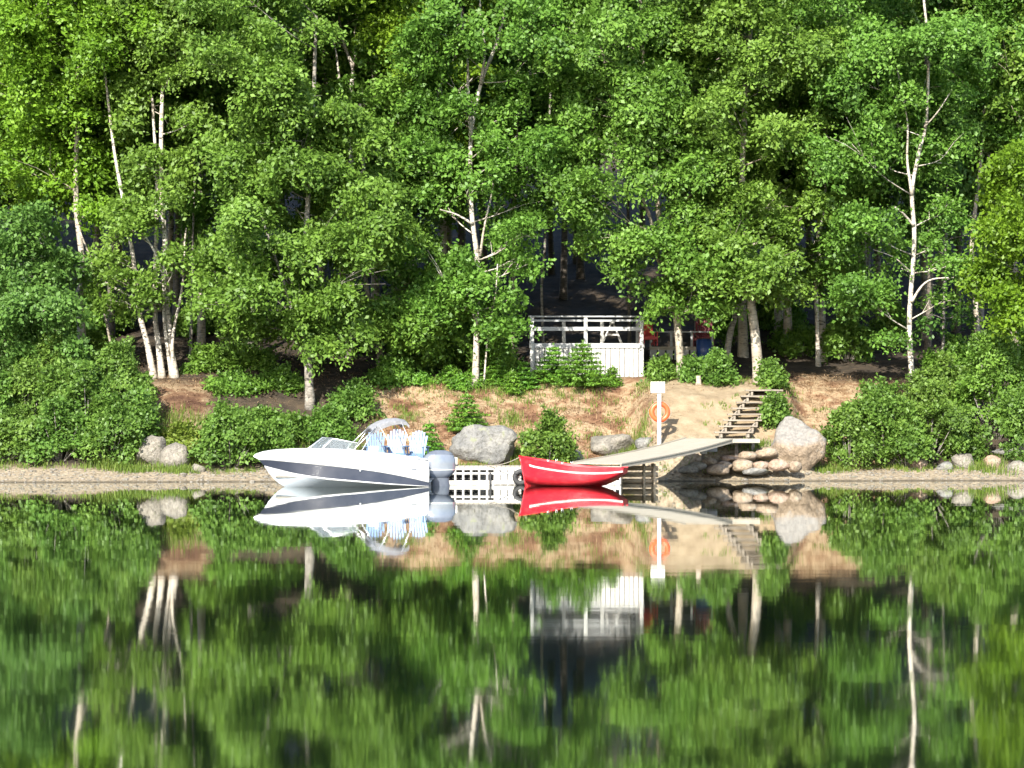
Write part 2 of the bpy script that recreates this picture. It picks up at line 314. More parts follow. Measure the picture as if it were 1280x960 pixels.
# ================================================================== THE SETTING
def ground():
    xs = np.concatenate([np.array([-600, -350, -200, -120, -80, -55, -40, -32, -27]), np.arange(-23, 23.01, .2), np.array([27, 32, 40, 55, 80, 120, 200, 350, 600])])
    ys = np.concatenate([np.array([-300, -150, -60, 0, 40, 65, 75, 80, 83, 84.5]), np.arange(85.2, 101, .16), np.arange(101, 118, .8), np.array([120, 125, 132, 142, 160, 190, 240, 320, 450])])
    vs = [(float(x), float(y), G(x, y)) for y in ys for x in xs]; n = len(xs)
    fs = [(j * n + i, j * n + i + 1, (j + 1) * n + i + 1, (j + 1) * n + i) for j in range(len(ys) - 1) for i in range(n - 1)]
    me = bpy.data.meshes.new('ground'); me.from_pydata(vs, [], fs); me.polygons.foreach_set('use_smooth', [True] * len(fs))
    a_s = me.attributes.new('beach', 'FLOAT', 'POINT'); a_p = me.attributes.new('path', 'FLOAT', 'POINT'); a_l = me.attributes.new('bank', 'FLOAT', 'POINT')
    B, P, K = [], [], []
    for (x, y, z) in vs:
        s = y - shore(x); nz = .5 * mnoise.noise((x * .7, y * .7, 2)) + .3 * mnoise.noise((x * 2.1, y * 2.1, 7))
        B.append(1 - sstep(1.9, 2.7, s + nz * .8))
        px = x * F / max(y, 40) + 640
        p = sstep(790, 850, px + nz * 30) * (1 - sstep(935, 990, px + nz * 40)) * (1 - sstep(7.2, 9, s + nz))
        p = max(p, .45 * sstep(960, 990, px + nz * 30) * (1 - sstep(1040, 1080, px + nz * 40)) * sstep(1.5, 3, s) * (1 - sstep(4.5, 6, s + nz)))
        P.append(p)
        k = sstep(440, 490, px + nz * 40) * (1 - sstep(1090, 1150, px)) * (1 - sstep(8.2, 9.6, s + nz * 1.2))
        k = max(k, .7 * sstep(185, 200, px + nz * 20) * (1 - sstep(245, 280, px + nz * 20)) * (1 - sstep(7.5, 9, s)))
        K.append(k)
    for a, d in ((a_s, B), (a_p, P), (a_l, K)): a.data.foreach_set('value', np.array(d, np.float32))
    m = bpy.data.materials.new('ground_soil'); m.use_nodes = True; t = m.node_tree; b = t.nodes['Principled BSDF']; b.inputs['Roughness'].default_value = .95; b.inputs['Specular IOR Level'].default_value = .2
    def attr(nm):
        q = t.nodes.new('ShaderNodeAttribute'); q.attribute_name = nm; return q.outputs['Fac']
    def mixc(f, c1, c2):
        q = t.nodes.new('ShaderNodeMix'); q.data_type = 'RGBA'; t.links.new(f, q.inputs[0]); t.links.new(c1, q.inputs[6]); t.links.new(c2, q.inputs[7]); return q.outputs[2]
    def cn(scale, stops, stretch=None, detail=6):
        n_ = tex_noise(t, scale, detail, stretch=stretch, rough=.65); r_ = ramp(t, stops); t.links.new(n_.outputs[0], r_.inputs[0]); return r_.outputs[0]
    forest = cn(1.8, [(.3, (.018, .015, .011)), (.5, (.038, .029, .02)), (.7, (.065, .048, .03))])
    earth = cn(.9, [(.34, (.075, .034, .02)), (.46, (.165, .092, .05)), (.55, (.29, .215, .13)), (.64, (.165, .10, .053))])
    sand = cn(2.2, [(.3, (.165, .122, .074)), (.55, (.235, .18, .113)), (.75, (.285, .228, .152))])
    beach = cn(7, [(.32, (.10, .078, .05)), (.5, (.225, .18, .122)), (.68, (.32, .268, .19))], detail=8)
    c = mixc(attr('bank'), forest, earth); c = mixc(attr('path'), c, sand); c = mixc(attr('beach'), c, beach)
    # wet dark rim at the water's edge
    geo = t.nodes.new('ShaderNodeNewGeometry'); sp = t.nodes.new('ShaderNodeSeparateXYZ'); t.links.new(geo.outputs['Position'], sp.inputs[0])
    mr = t.nodes.new('ShaderNodeMapRange'); mr.inputs[1].default_value = .015; mr.inputs[2].default_value = .06; mr.inputs[3].default_value = .42; mr.inputs[4].default_value = 1; t.links.new(sp.outputs['Z'], mr.inputs[0])
    mm = t.nodes.new('ShaderNodeMix'); mm.data_type = 'RGBA'; mm.blend_type = 'MULTIPLY'; mm.inputs[0].default_value = 1; t.links.new(c, mm.inputs[6]); t.links.new(mr.outputs[0], mm.inputs[7])
    t.links.new(mm.outputs[2], b.inputs['Base Color'])
    n4 = tex_noise(t, 9, 8, rough=.7); bp = t.nodes.new('ShaderNodeBump'); bp.inputs['Distance'].default_value = .05; t.links.new(n4.outputs[0], bp.inputs['Height']); t.links.new(bp.outputs[0], b.inputs['Normal'])
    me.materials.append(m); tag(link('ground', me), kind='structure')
ground()
def lake():
    ys = [-400, -100, -20, 0, 20, 40, 60, 75, 82, 86, 92]; xs = [-500, -100, -30, 0, 30, 100, 500]; mb = MB()
    mb.grid([[(x, y, 0) for x in xs] for y in ys], smooth=False)
    m = bpy.data.materials.new('calm_water'); m.use_nodes = True; t = m.node_tree; b = t.nodes['Principled BSDF']
    b.inputs['Base Color'].default_value = (.004, .009, .006, 1); b.inputs['IOR'].default_value = 1.6
    geo = t.nodes.new('ShaderNodeNewGeometry'); sp = t.nodes.new('ShaderNodeSeparateXYZ'); t.links.new(geo.outputs['Position'], sp.inputs[0])
    mr = t.nodes.new('ShaderNodeMapRange'); mr.interpolation_type = 'SMOOTHSTEP'
    mr.inputs[1].default_value = 10; mr.inputs[2].default_value = 62; mr.inputs[3].default_value = .037; mr.inputs[4].default_value = .014   # the shore is sheltered
    t.links.new(sp.outputs['Y'], mr.inputs[0]); t.links.new(mr.outputs[0], b.inputs['Roughness'])
    n1 = tex_noise(t, .35, 3, stretch=(.55, 1, 1)); n2 = tex_noise(t, 5.5, 2, stretch=(1, .8, 1))
    a1 = t.nodes.new('ShaderNodeMath'); a1.operation = 'MULTIPLY_ADD'; a1.inputs[1].default_value = .05; t.links.new(n2.outputs[0], a1.inputs[0]); t.links.new(n1.outputs[0], a1.inputs[2])
    bp = t.nodes.new('ShaderNodeBump'); bp.inputs['Strength'].default_value = 1; bp.inputs['Distance'].default_value = .0017
    t.links.new(a1.outputs[0], bp.inputs['Height']); t.links.new(bp.outputs[0], b.inputs['Normal'])
    gl = t.nodes.new('ShaderNodeBsdfGlossy'); gl.inputs['Color'].default_value = (.93, .96, .94, 1); t.links.new(mr.outputs[0], gl.inputs['Roughness']); t.links.new(bp.outputs[0], gl.inputs['Normal'])
    mx = t.nodes.new('ShaderNodeMixShader'); mx.inputs[0].default_value = .5; t.links.new(b.outputs[0], mx.inputs[1]); t.links.new(gl.outputs[0], mx.inputs[2]); t.links.new(mx.outputs[0], t.nodes['Material Output'].inputs['Surface'])
    tag(mb.build('lake_water', m), kind='structure')
lake()

# ================================================================== TREES TRACED AT THEIR FOOT
def T(base, D): return base
tree('birch_tree', 'pale birch at the left end with yellow-green crown above the alder thicket', 96.5,
     [([(106, 446), (99, 373), (104, 338), (95, 250), (97, 130), (95, -10), (92, -110)], .17, .05, 1.0), ([(146, 420), (119, 342), (100, 290)], .05, .03, -.5)],
     [(50, 60, 62, 42), (110, 140, 50, 32), (30, 125, 50, 36), (150, 45, 48, 40), (58, 205, 52, 28), (12, 20, 50, 40), (100, -30, 70, 50), (112, 262, 30, 14), (30, 215, 42, 30), (80, 95, 50, 30), (60, -110, 90, 60)], L_LIGHT, B_PALE, 11)
tree('multi_stem_tree', 'clump of pale slender stems leaning apart from one foot on the bare bank', 95.2,
     [([(219, 471), (213, 430), (208, 377), (206, 298), (202, 240), (202, 140), (208, 20), (210, -90)], .15, .05, .8),
      ([(193, 470), (184, 430), (174, 389), (166, 318), (152, 240), (142, 183), (130, 80)], .13, .04, .6),
      ([(203, 471), (198, 430), (194, 397), (194, 334), (196, 230), (190, 120)], .13, .05, 1.0),
      ([(215, 468), (205, 400), (203, 342), (186, 302), (172, 288)], .075, .025, -.4),
      ([(217, 466), (216, 421), (228, 358), (231, 302), (233, 285)], .07, .03, -.3)],
     [(152, 345, 20, 8, -1), (140, 322, 26, 10, .6), (165, 268, 38, 14, .5), (205, 215, 34, 24, .8), (192, 130, 38, 30, .9), (232, 80, 46, 36), (200, 15, 56, 40), (182, 348, 13, 7, -1), (246, 150, 28, 32), (172, 205, 28, 16, .9), (215, -60, 80, 55), (186, 372, 11, 9, -1.2), (135, 378, 20, 7, -.5), (158, 282, 22, 12, -1.2), (203, 250, 20, 10, -1.2), (215, 320, 9, 6, -1), (120, 345, 22, 10, .5)], L_MID, B_WHITE, 12, dens=1.4)
tree('leaning_thin_tree', 'thin dark stem standing alone right of the pale stem clump', 98.5,
     [([(238, 440), (241, 306), (243, 200), (240, 60)], .06, .03, .5)], [(255, 30, 45, 45), (270, 110, 40, 40), (240, -40, 60, 50)], L_MID, B_GREY, 13)
tree('maple_tree', 'grey trunked broad tree with the largest low hanging crown behind the speedboat', 93.0,
     [([(388, 507), (385, 450), (384, 425), (378, 380), (385, 250), (392, 120), (395, 20)], .17, .06, .6), ([(384, 428), (370, 400), (350, 340), (320, 250)], .09, .04, -.5, 1)],
     [(300, 285, 50, 28), (370, 260, 56, 38), (440, 275, 56, 38), (305, 205, 48, 34), (380, 172, 60, 40), (330, 125, 54, 34), (295, 68, 46, 32), (440, 200, 54, 40), (345, 375, 50, 26), (415, 392, 44, 26), (325, 408, 42, 14), (445, 338, 52, 34), (405, 436, 26, 20), (362, 118, 44, 28), (280, 345, 36, 22), (262, 380, 22, 10, -.6), (345, 330, 50, 28), (350, 30, 50, 40), (440, 420, 24, 16), (350, -50, 70, 46), (300, -10, 46, 36)], L_MID, B_GREY, 14, dens=1.35)
tree('alder_tree', 'leaning pale trunk half hidden by leaves between the broad tree and the forked birch', 95.8,
     [([(477, 462), (472, 410), (460, 372), (452, 280), (455, 180), (450, 130)], .13, .05, .6)],
     [(492, 225, 54, 34), (485, 155, 50, 28), (515, 292, 46, 34), (505, 350, 46, 32), (465, 125, 40, 18), (535, 395, 40, 26), (530, 235, 40, 30), (470, 300, 36, 26), (505, 405, 34, 18, -.8), (480, 385, 26, 14, -1), (525, 430, 30, 14, -.6), (555, 425, 28, 14, -.8)], L_MID, B_PALE, 15)
tree('thin_birch', 'slim grey stem showing under leaves left of the forked birch', 97.5, [([(514, 440), (512, 380), (510, 250), (505, 120), (497, 60), (492, -30)], .09, .04, .8)], [(500, 20, 36, 30), (480, -30, 50, 40), (520, 90, 30, 20)], L_LIGHT, B_PALE, 16)
tree('forked_birch', 'tall white birch forking high into bare pale limbs left of the white deck', 94.8,
     [([(594, 458), (596, 400), (597, 330), (589, 258), (589, 170), (601, 105), (622, 50), (634, -10), (642, -90)], .12, .045, .2),
      ([(589, 170), (585, 110), (584, 70), (575, 10)], .075, .03, 0, 1), ([(601, 105), (606, 60), (600, 0), (612, -60)], .06, .025, -.3, 1), ([(591, 280), (570, 268), (550, 262)], .05, .02, -.6, 1), ([(600, 320), (606, 280), (616, 235), (613, 215)], .05, .02, -.6, 1),
      ([(604, 460), (610, 420), (619, 370), (622, 330)], .035, .02, -.2)],
     [(645, 190, 40, 26, -.6), (650, 255, 36, 26), (548, 195, 34, 24, .3), (545, 335, 40, 24, -.8), (545, 120, 42, 28), (640, 138, 30, 14, .8), (560, 40, 36, 28), (645, 325, 28, 20), (545, 385, 34, 18), (622, 385, 26, 14), (520, 70, 36, 28), (660, 30, 38, 36), (634, 300, 26, 20, .4), (665, 90, 34, 26, 1.2), (552, 245, 30, 18, .5), (590, -60, 80, 46), (612, 412, 16, 10), (628, 228, 28, 20, 1.0), (590, 228, 20, 11, -.9), (583, 364, 26, 13, -.9), (574, 387, 26, 12, -.9), (612, 176, 14, 8, -.9), (640, 372, 26, 14, -.6), (640, 410, 22, 12, -.4), (580, 132, 14, 8, -.9), (600, 350, 18, 9, -1), (652, 290, 24, 18, -1.8), (660, 330, 20, 12, -1.5)], L_MID, B_WHITE, 17, dens=1.35)
tree('deck_side_tree', 'pale straight trunk just right of the white deck with crown spreading over it', 95.3,
     [([(852, 462), (848, 420), (841, 360), (828, 300), (818, 220), (806, 100), (800, 0)], .16, .06, .6), ([(842, 365), (822, 320), (812, 270), (775, 180), (752, 60)], .10, .04, .8, 1)],
     [(742, 245, 46, 26), (768, 200, 48, 32), (828, 172, 48, 40), (760, 132, 46, 32), (775, 292, 44, 16, -.6), (818, 322, 38, 22), (868, 352, 48, 20, -.8), (880, 388, 30, 15, -.8), (722, 172, 32, 28), (800, 60, 52, 36), (735, 62, 46, 36), (872, 292, 46, 30), (868, 240, 46, 32), (780, -30, 80, 46), (812, 115, 40, 26), (715, 105, 30, 26), (700, 20, 36, 36), (830, 385, 22, 10, -.8)], L_MID, B_PALE, 18, dens=1.4)
tree('leaning_grey_tree', 'grey trunk leaning right behind the two pale trunks by the path', 97.0,
     [([(905, 450), (912, 420), (920, 380), (915, 280), (905, 160), (900, 60)], .14, .05, .6)], [(890, 60, 46, 40), (905, 130, 44, 32), (900, 200, 42, 32), (880, 10, 50, 40)], L_MID, B_GREY, 19)
tree('stout_tree', 'thickest cream trunk with flared foot at the top of the sandy path', 94.8,
     [([(949, 458), (944, 420), (939, 380), (934, 320), (927, 240), (932, 120), (940, 0), (940, -80)], .20, .07, .6)],
     [(905, 225, 44, 30), (962, 255, 40, 30), (925, 155, 48, 32), (985, 185, 46, 32), (965, 105, 50, 34), (962, 330, 46, 26, -.8), (1003, 272, 42, 32), (915, 342, 38, 22), (930, 40, 50, 36), (995, 35, 48, 38), (905, 288, 34, 22), (985, 360, 30, 16), (950, -50, 80, 46)], L_MID, B_PALE, 20, dens=1.35)
tree('flared_tree', 'short visible cream trunk with flared foot deep in the shade past the stout tree', 101.5,
     [([(986, 412), (984, 370), (988, 300), (990, 150), (985, 20)], .2, .06, .6)], [(1010, 130, 50, 40), (980, 60, 50, 40), (1030, 80, 46, 40), (990, -20, 70, 50)], L_MID, B_PALE, 21)
tree('slim_white_birch', 'slim white stem in the shade between the stout tree and the bright birch', 99.5,
     [([(1023, 402), (1019, 350), (1013, 325), (1030, 260), (1033, 140), (1030, 0)], .085, .04, .6)], [(1035, 230, 40, 34), (1050, 320, 40, 26), (1030, 110, 46, 36), (1045, 20, 50, 40), (1060, 260, 36, 30), (1020, 350, 30, 14)], L_MID, B_WHITE, 22)
tree('bright_birch', 'brightest white birch with bare side branches above the bushes on the right', 94.8,
     [([(1144, 494), (1138, 445), (1137, 390), (1143, 300), (1140, 240), (1149, 190), (1158, 150), (1160, 60), (1152, -30), (1150, -100)], .118, .032, .2),
      ([(1140, 243), (1134, 200), (1134, 150), (1120, 80)], .06, .02, 0, 1), ([(1139, 378), (1152, 358), (1166, 349), (1192, 347)], .055, .018, -.5, 1), ([(1142, 282), (1130, 268), (1118, 258)], .05, .03, -.5, 1), ([(1156, 158), (1172, 140), (1190, 112)], .035, .015, -.3, 1), ([(1138, 340), (1118, 322), (1092, 312)], .03, .012, -.5, 1)],
     [(1155, 110, 48, 36, 1), (1100, 200, 34, 30, .6), (1185, 190, 34, 30, .8), (1145, 35, 56, 40), (1086, 290, 38, 24), (1082, 368, 34, 16), (1085, 105, 46, 42), (1185, 265, 30, 22, 1), (1065, 180, 40, 34), (1065, 25, 46, 42), (1195, 330, 30, 10), (1110, 425, 30, 10), (1115, 150, 36, 24, .8), (1160, 305, 24, 14, .9), (1180, 375, 26, 9), (1140, -55, 80, 46), (1120, 330, 22, 12, .8)], L_MID, B_WHITE, 23, dens=1.3, per=110, L=.15)
tree('dry_spruce', 'thin dying spruce with grey bare twigs right of the bright birch', 97.0,
     [([(1178, 460), (1181, 330), (1184, 230)], .07, .02, .2)] + [([(1180 + 2, r), (1182 + dx * .5, r - 6), (1182 + dx, r + 4)], .022, .008, -.4, 1) for r, dx in ((400, -34), (385, 38), (362, -30), (350, 40), (330, 46), (318, -36), (300, 60), (290, -28), (272, 40))],
     [(1210, 395, 26, 8), (1160, 405, 24, 7), (1208, 345, 24, 7), (1200, 280, 22, 7)], L_BLUE, B_GREY, 24, dens=.8, per=60)
tree('yellow_green_maple', 'brightest yellow-green tree at the right end above the shaded bank', 93.5,
     [([(1296, 540), (1290, 420), (1284, 300), (1280, 200)], .13, .05, .4)], [(1256, 285, 38, 30), (1250, 340, 38, 22), (1275, 225, 32, 26), (1268, 385, 40, 20), (1300, 300, 40, 40), (1305, 200, 40, 40), (1240, 312, 26, 16, -.8)], L_BRIGHT, B_GREY, 25, dens=1.4)
tree('cream_stem_tree', 'cream stem showing briefly beside the dying spruce, dark hollow above it', 98.5,
     [([(1224, 408), (1218, 350), (1215, 300), (1228, 180), (1232, 50)], .12, .05, .5)], [(1222, 118, 46, 36), (1255, 70, 42, 40), (1200, 100, 36, 36), (1262, 145, 34, 26), (1240, 10, 40, 30), (1250, -40, 60, 40)], L_MID, B_PALE, 26)
tree('grey_willow', 'blue-green willow bulging at the left edge behind the alder thicket', 93.5,
     [([(28, 505), (30, 420), (26, 330), (30, 270)], .1, .05, .4)], [(28, 295, 40, 26), (45, 345, 42, 24), (52, 398, 40, 24), (12, 380, 40, 30), (15, 440, 44, 24), (72, 330, 28, 20), (60, 430, 36, 18), (-25, 330, 45, 50), (-30, 430, 45, 40)], L_BLUE, B_GREY, 27, dens=1.4)
tree('hollow_stems', 'pair of bare white limbs in the dark hollow high above the broad tree', 99.5,
     [([(436, 440), (438, 250), (440, 105), (441, 85), (430, 55), (424, 20), (420, -40)], .12, .03, .4), ([(441, 85), (444, 62), (443, 40), (452, 5)], .05, .02, -.2, 1), ([(424, 100), (420, 65), (411, 30)], .05, .02, -.2, 1)],
     [(430, -40, 50, 36), (470, 5, 28, 22), (395, 5, 22, 20)], L_MID, B_WHITE, 28)
tree('dark_hollow_tree', 'thin curved stem in the deep shade directly behind the white deck', 100.5,
     [([(680, 402), (677, 360), (681, 310), (685, 200), (690, 60)], .06, .04, .4)], [(690, 40, 40, 30), (700, -20, 50, 40)], L_MID, B_GREY, 29)
tree('dark_straight_tree', 'straight dark stem rising from the shade behind the deck beside the red chair', 102.0,
     [([(787, 420), (786, 340), (785, 200), (790, 40)], .075, .05, .4)], [(790, 20, 50, 36), (770, -40, 60, 40)], L_MID, B_DARK, 30)
tree('shade_stem', 'dull stem in the shade just left of the deck corner post', 99.5, [([(641, 420), (642, 360), (645, 200), (650, 40)], .09, .05, .4)], [(655, -20, 50, 40)], L_MID, B_PALE, 31)

# forest behind: six kinds, each copied
LIB = []
def lib_tree(k, leaf, bk, h, seed):
    rg = np.random.default_rng(seed); rd = random.Random(seed)
    root = thing('forest_tree', (0, 0, 0), 'x', 'tree')
    top = Vector((rd.uniform(-.5, .5), rd.uniform(-.5, .5), h)); mb, pts, rad = trunk_mb([(0, 0, -.3), (rd.uniform(-.2, .2), 0, h * .3), (rd.uniform(-.4, .4), 0, h * .65), top], .17, .05, seed)
    lob = []
    for i in range(30):
        f = .30 + .72 * i / 29; a = i * 2.4 + rd.random(); spread = 1.9 * math.sin(math.pi * min(1, (f - .3) / .8)) + .3
        lob.append(((spread * math.cos(a), spread * math.sin(a), f * h), (rd.uniform(.6, 1.25), rd.uniform(.6, 1.25), rd.uniform(.45, .95))))
    limbs(mb, pts, rad, lob, rd); mb.build('trunk', bk, root)
    C, N, Q = lobes_to_pads(lob, rg, 1.0); link('crown', leaf_mesh('crown', C, N, Q, 90, .185, seed, leaf), root); return root
LIB = [lib_tree(i, [L_MID, L_LIGHT, L_MID, L_BLUE, L_MID][i], [B_PALE, B_WHITE, B_GREY, B_DARK, B_PALE][i], 17 + (i % 3), 60 + i) for i in range(5)]
rd = random.Random(5); used = set(); EXTRA = [(-1, 0), (704, 111), (690, 116), (722, 118), (245, 108), (232, 113), (300, 110), (120, 107), (1195, 106), (1100, 107), (560, 109), (640, 113)]
def put(k, xx, dd, ri):
    o = LIB[k] if k not in used else copy_tree(LIB[k])
    used.add(k); o.location = (xx, dd, G(xx, dd) - .1); o.rotation_euler = (0, 0, rd.uniform(0, 6.28)); s = rd.uniform(.9, 1.15); o.scale = (s, s, s * rd.uniform(.95, 1.1))
    kinds = ['broadleaf tree with pale trunk', 'yellow-green tree with white trunk', 'broadleaf tree with grey trunk', 'blue-green tree with dark trunk', 'broadleaf tree with cream trunk']
    tag(o, kinds[k] + [' in the first line of forest behind the shore trees', ' deep in the forest up the slope'][ri > 0], 'tree', 'trees of the forest behind the shore trees')
ROWS = [(100.3, 3.0, .8), (104.3, 2.9, 1.1), (108.5, 3.1, 1.5), (114, 3.3, 1.5), (121, 3.4, 2)]
for ri, (D, sp, jd) in enumerate(ROWS):
    x = -24.0 - ri; j = 0
    while x < 24 + ri:
        xx = x + rd.uniform(-.9, .9); dd = D + rd.uniform(-jd, jd); x += sp; j += 1
        px = xx * F / dd + 640
        if ri == 0 and (655 < px < 905 or 398 < px < 440): continue
        if ri in (1, 2) and 672 < px < 800: continue
        k = rd.randrange(5) if ri else (j * 2) % 5
        put(k, xx, dd, ri)
for q, (px, dd) in enumerate(EXTRA[1:]): put((3, 3, 3, 2, 4)[q % 5] if q else 3, XP(px, dd), dd, 1)
# ================================================================== SHRUBS, YOUNG FIRS, GRASS
def shrub(name, label, px, D, wpx, top, leaf, seed, group=None, L=.13, per=76, dens=1.75):
    rg = np.random.default_rng(seed); rd_ = random.Random(seed); x = XP(px, D); z = G(x, D); h = max(.35, H + (HROW - top) * D / F - z); wd = wpx * D / F
    root = thing(name, (x, D, z - .05), label, 'shrub', group); lob = []
    n = max(3, int(3 + wd * h * 1.0))
    for i in range(n):
        u = rd_.uniform(-.33, .33); f = rd_.uniform(.28, .80) * (1 - .8 * abs(u)); lob.append(((u * wd, rd_.uniform(-.35, .35) * min(wd, 1.6), f * h), (wd * rd_.uniform(.17, .27), min(wd, 1.6) * rd_.uniform(.2, .3), h * rd_.uniform(.15, .25))))
    lob.append(((0, 0, h * .8), (wd * .2, wd * .2, h * .18))); lob.append(((-wd * .25, -.2, h * .25), (wd * .24, .5, h * .22))); lob.append(((wd * .25, -.2, h * .25), (wd * .24, .5, h * .22)))
    for i in range(int(4 + wd * 3)):
        u = rd_.uniform(-.42, .42); lob.append(((u * wd, rd_.uniform(-.3, .3), h * (1 - abs(u) * 1.1) * rd_.uniform(.75, 1.22)), (rd_.uniform(.07, .16), .12, rd_.uniform(.16, .38))))
    mb = MB()
    for c, r in lob: mb.tube([(c[0] * .15, c[1] * .15, -.05), (c[0] * .6, c[1] * .6, c[2] * .5), c], [.025, .018, .008], 4)
    mb.build('stems', B_GREY, root)
    C, N, Q = lobes_to_pads(lob, rg, dens, (.2, .42), low=-.3); link('foliage', leaf_mesh('foliage', C, N, Q, per, L, seed, leaf, jit=.06), root); return root
LBA = ['wide alder bush directly under the blue-green willow', 'tall alder bush below the pale birch trunk', 'tallest alder bush, touching the foot of the pale stem clump', 'alder bush at the back of the thicket against the willow', 'low alder bush overhanging the beach at its left end', 'low alder bush on the beach below the wide one', 'low alder bush on the beach left of the pale rocks', 'alder bush beyond the willow at the left end of the thicket', 'narrow alder bush between the thicket and the bare red soil', 'alder bush in the middle of the thicket']
LBR = ['alder bush beside the two-tone boulder', 'alder bush left of the bright birch foot', 'alder bush in front of the bright birch foot', 'alder bush above the upright pale stone', 'alder bush behind the boulder, at the edge of bare soil', 'low alder bush reaching down to the beach stones', 'tall alder bush just behind the bright birch']
GA = 'alder bushes of the thicket along the left beach'
for i, a in enumerate([(35, 90.6, 120, 468), (100, 90.3, 110, 447), (152, 91.0, 85, 430), (60, 92.2, 120, 436), (8, 88.8, 90, 520), (75, 88.7, 85, 508), (138, 88.9, 85, 505), (-40, 90, 110, 450), (172, 89.6, 40, 500), (110, 89.3, 90, 478)]):
    shrub('alder_bush', LBA[i], *a, L_SHRUB, 100 + i, GA)
shrub('willow_shrub', 'rounded dark green shrub behind the bow of the speedboat', 288, 88.9, 82, 508, L_SHRUB, 120)
shrub('willow_shrub', 'lower shrub touching the rounded one, just left of the windshield', 338, 89.5, 60, 526, L_SHRUB, 121)
shrub('willow_shrub', 'shrub in the shade between the rounded shrub and the broad tree trunk', 316, 91.2, 70, 514, L_SHRUB, 127)
shrub('willow_shrub', 'shrub hiding the left side of the broad tree foot', 366, 91.0, 46, 526, L_SHRUB, 128)
shrub('willow_shrub', 'shrub at the foot of the grey trunked broad tree', 408, 90.8, 62, 519, L_SHRUB, 122)
shrub('willow_shrub', 'leafy shrub above the bimini top at the edge of the bare bank', 445, 92.3, 60, 488, L_SHRUB, 123)
shrub('willow_shrub', 'yellow-green shrub low between the pale rocks and the rounded shrub', 225, 89.9, 50, 540, L_GRASS, 124)
shrub('willow_shrub', 'round dark shrub beside the grey boulder above the red boat', 684, 89.3, 66, 524, L_SHRUB, 125)
shrub('willow_shrub', 'bright bush hiding the right side of the wooden steps', 968, 91.0, 34, 500, L_SHRUB, 126)
GR = 'bushes on the bank below the bright birch'
for i, a in enumerate([(1062, 90.4, 62, 518), (1108, 90.8, 76, 486), (1160, 91.3, 84, 496), (1205, 91.6, 60, 520), (1085, 91.9, 56, 494), (1135, 90.7, 76, 525), (1180, 93.6, 90, 456)]):
    shrub('alder_bush', LBR[i], *a, L_SHRUB, 130 + i, GR)
shrub('alder_bush', 'wide spray of leaves under the yellow-green maple at the right end', 1245, 93.0, 100, 408, L_MID, 140)
shrub('alder_bush', 'bush in shade at the far right end of the bank', 1290, 91.5, 80, 470, L_SHRUB, 141)
for i, (px, D, wd, tp) in enumerate([(868, 95.0, 34, 451), (898, 94.4, 34, 452), (964, 94.0, 22, 460), (828, 95.5, 30, 452)]):
    shrub('raspberry_bush', ['low bush at the foot of the deck side tree', 'bright low bush beside the tree stump', 'small bush right of the stout flared trunk', 'dark low bush between deck and pale trunk'][i], px, D, wd, tp, L_SHRUB, 150 + i)
GU = 'understory bushes in the forest shade'
for i, (px, D, wd, tp) in enumerate([(120, 97, 70, 420), (255, 96.5, 50, 440), (300, 97, 90, 440), (520, 96.8, 60, 425), (560, 97.2, 60, 420), (620, 96.5, 60, 428), (350, 94.5, 60, 472), (290, 94.2, 60, 478), (1190, 97, 80, 430), (490, 95, 50, 455)]):
    shrub('understory_bush', 'bush growing in the shade between the tree trunks', px, D, wd, tp, L_MID, 160 + i, GU)

rq = random.Random(77)
for i in range(26):
    D_ = rq.uniform(99.5, 106); px_ = rq.uniform(-30, 1310)
    if 655 < px_ < 830 and D_ < 103: continue
    x_ = XP(px_, D_); shrub('understory_bush', 'dim bush deep in the forest shade among the trunks', px_, D_, rq.uniform(40, 80), HROW - (G(x_, D_) + rq.uniform(.8, 1.8) - H) * F / D_, L_MID, 300 + i, GU, .15, 60, 1.2)
def fir(name, label, px, D, wpx, top, seed, group=None):
    rd_ = random.Random(seed); x = XP(px, D); z = G(x, D); h = H + (HROW - top) * D / F - z; wd = wpx * D / F / 2
    root = thing(name, (x, D, z - .05), label, 'fir', group); mb = MB(); mb.tube([(0, 0, 0), (0, 0, h * .5), (0, 0, h)], [.035, .022, .006], 5)
    C, N, Q = [], [], []; lv = max(6, int(h / .16))
    for i in range(lv):
        f = i / lv; rr = wd * (1 - f) ** .8 + .05; zz = h * (.08 + .92 * f); nb = max(4, int(7 * (1 - f)) + 3)
        for k in range(nb):
            a = k * 2 * math.pi / nb + i * .9 + rd_.uniform(-.2, .2); r_ = rr * rd_.uniform(.75, 1.1); e = Vector((r_ * math.cos(a), r_ * math.sin(a), zz - .05 * r_ + .08 * r_))
            mb.tube([(0, 0, zz), e], [.009, .003], 3, False)
            m = max(2, int(r_ / .1))
            for j in range(m):
                t_ = (j + .6) / m; C.append((e.x * t_, e.y * t_, zz + (e.z - zz) * t_)); N.append((math.cos(a) * .35, math.sin(a) * .35, 1)); Q.append(.05 + .09 * (1 - abs(t_ - .45)))
    C.append((0, 0, h)); N.append((0, -1, .3)); Q.append(.05)
    mb.build('stem', B_DARK, root); link('needles', leaf_mesh('needles', C, N, Q, 26, .118, seed, L_FIR, flat=.2, jit=.02, ratio=.3), root)
fir('young_fir', 'dense young fir hiding the middle of the white deck skirting', 728, 95.5, 100, 424, 201)
fir('young_fir', 'smaller fir close to the left post of the deck', 692, 95.8, 80, 428, 202)
fir('young_fir', 'bushy young fir alone on the bare bank above the grey boulder', 583, 91.6, 66, 487, 203)
fir('young_fir', 'yellowish little fir behind the outboard motor', 537, 89.9, 44, 524, 204)
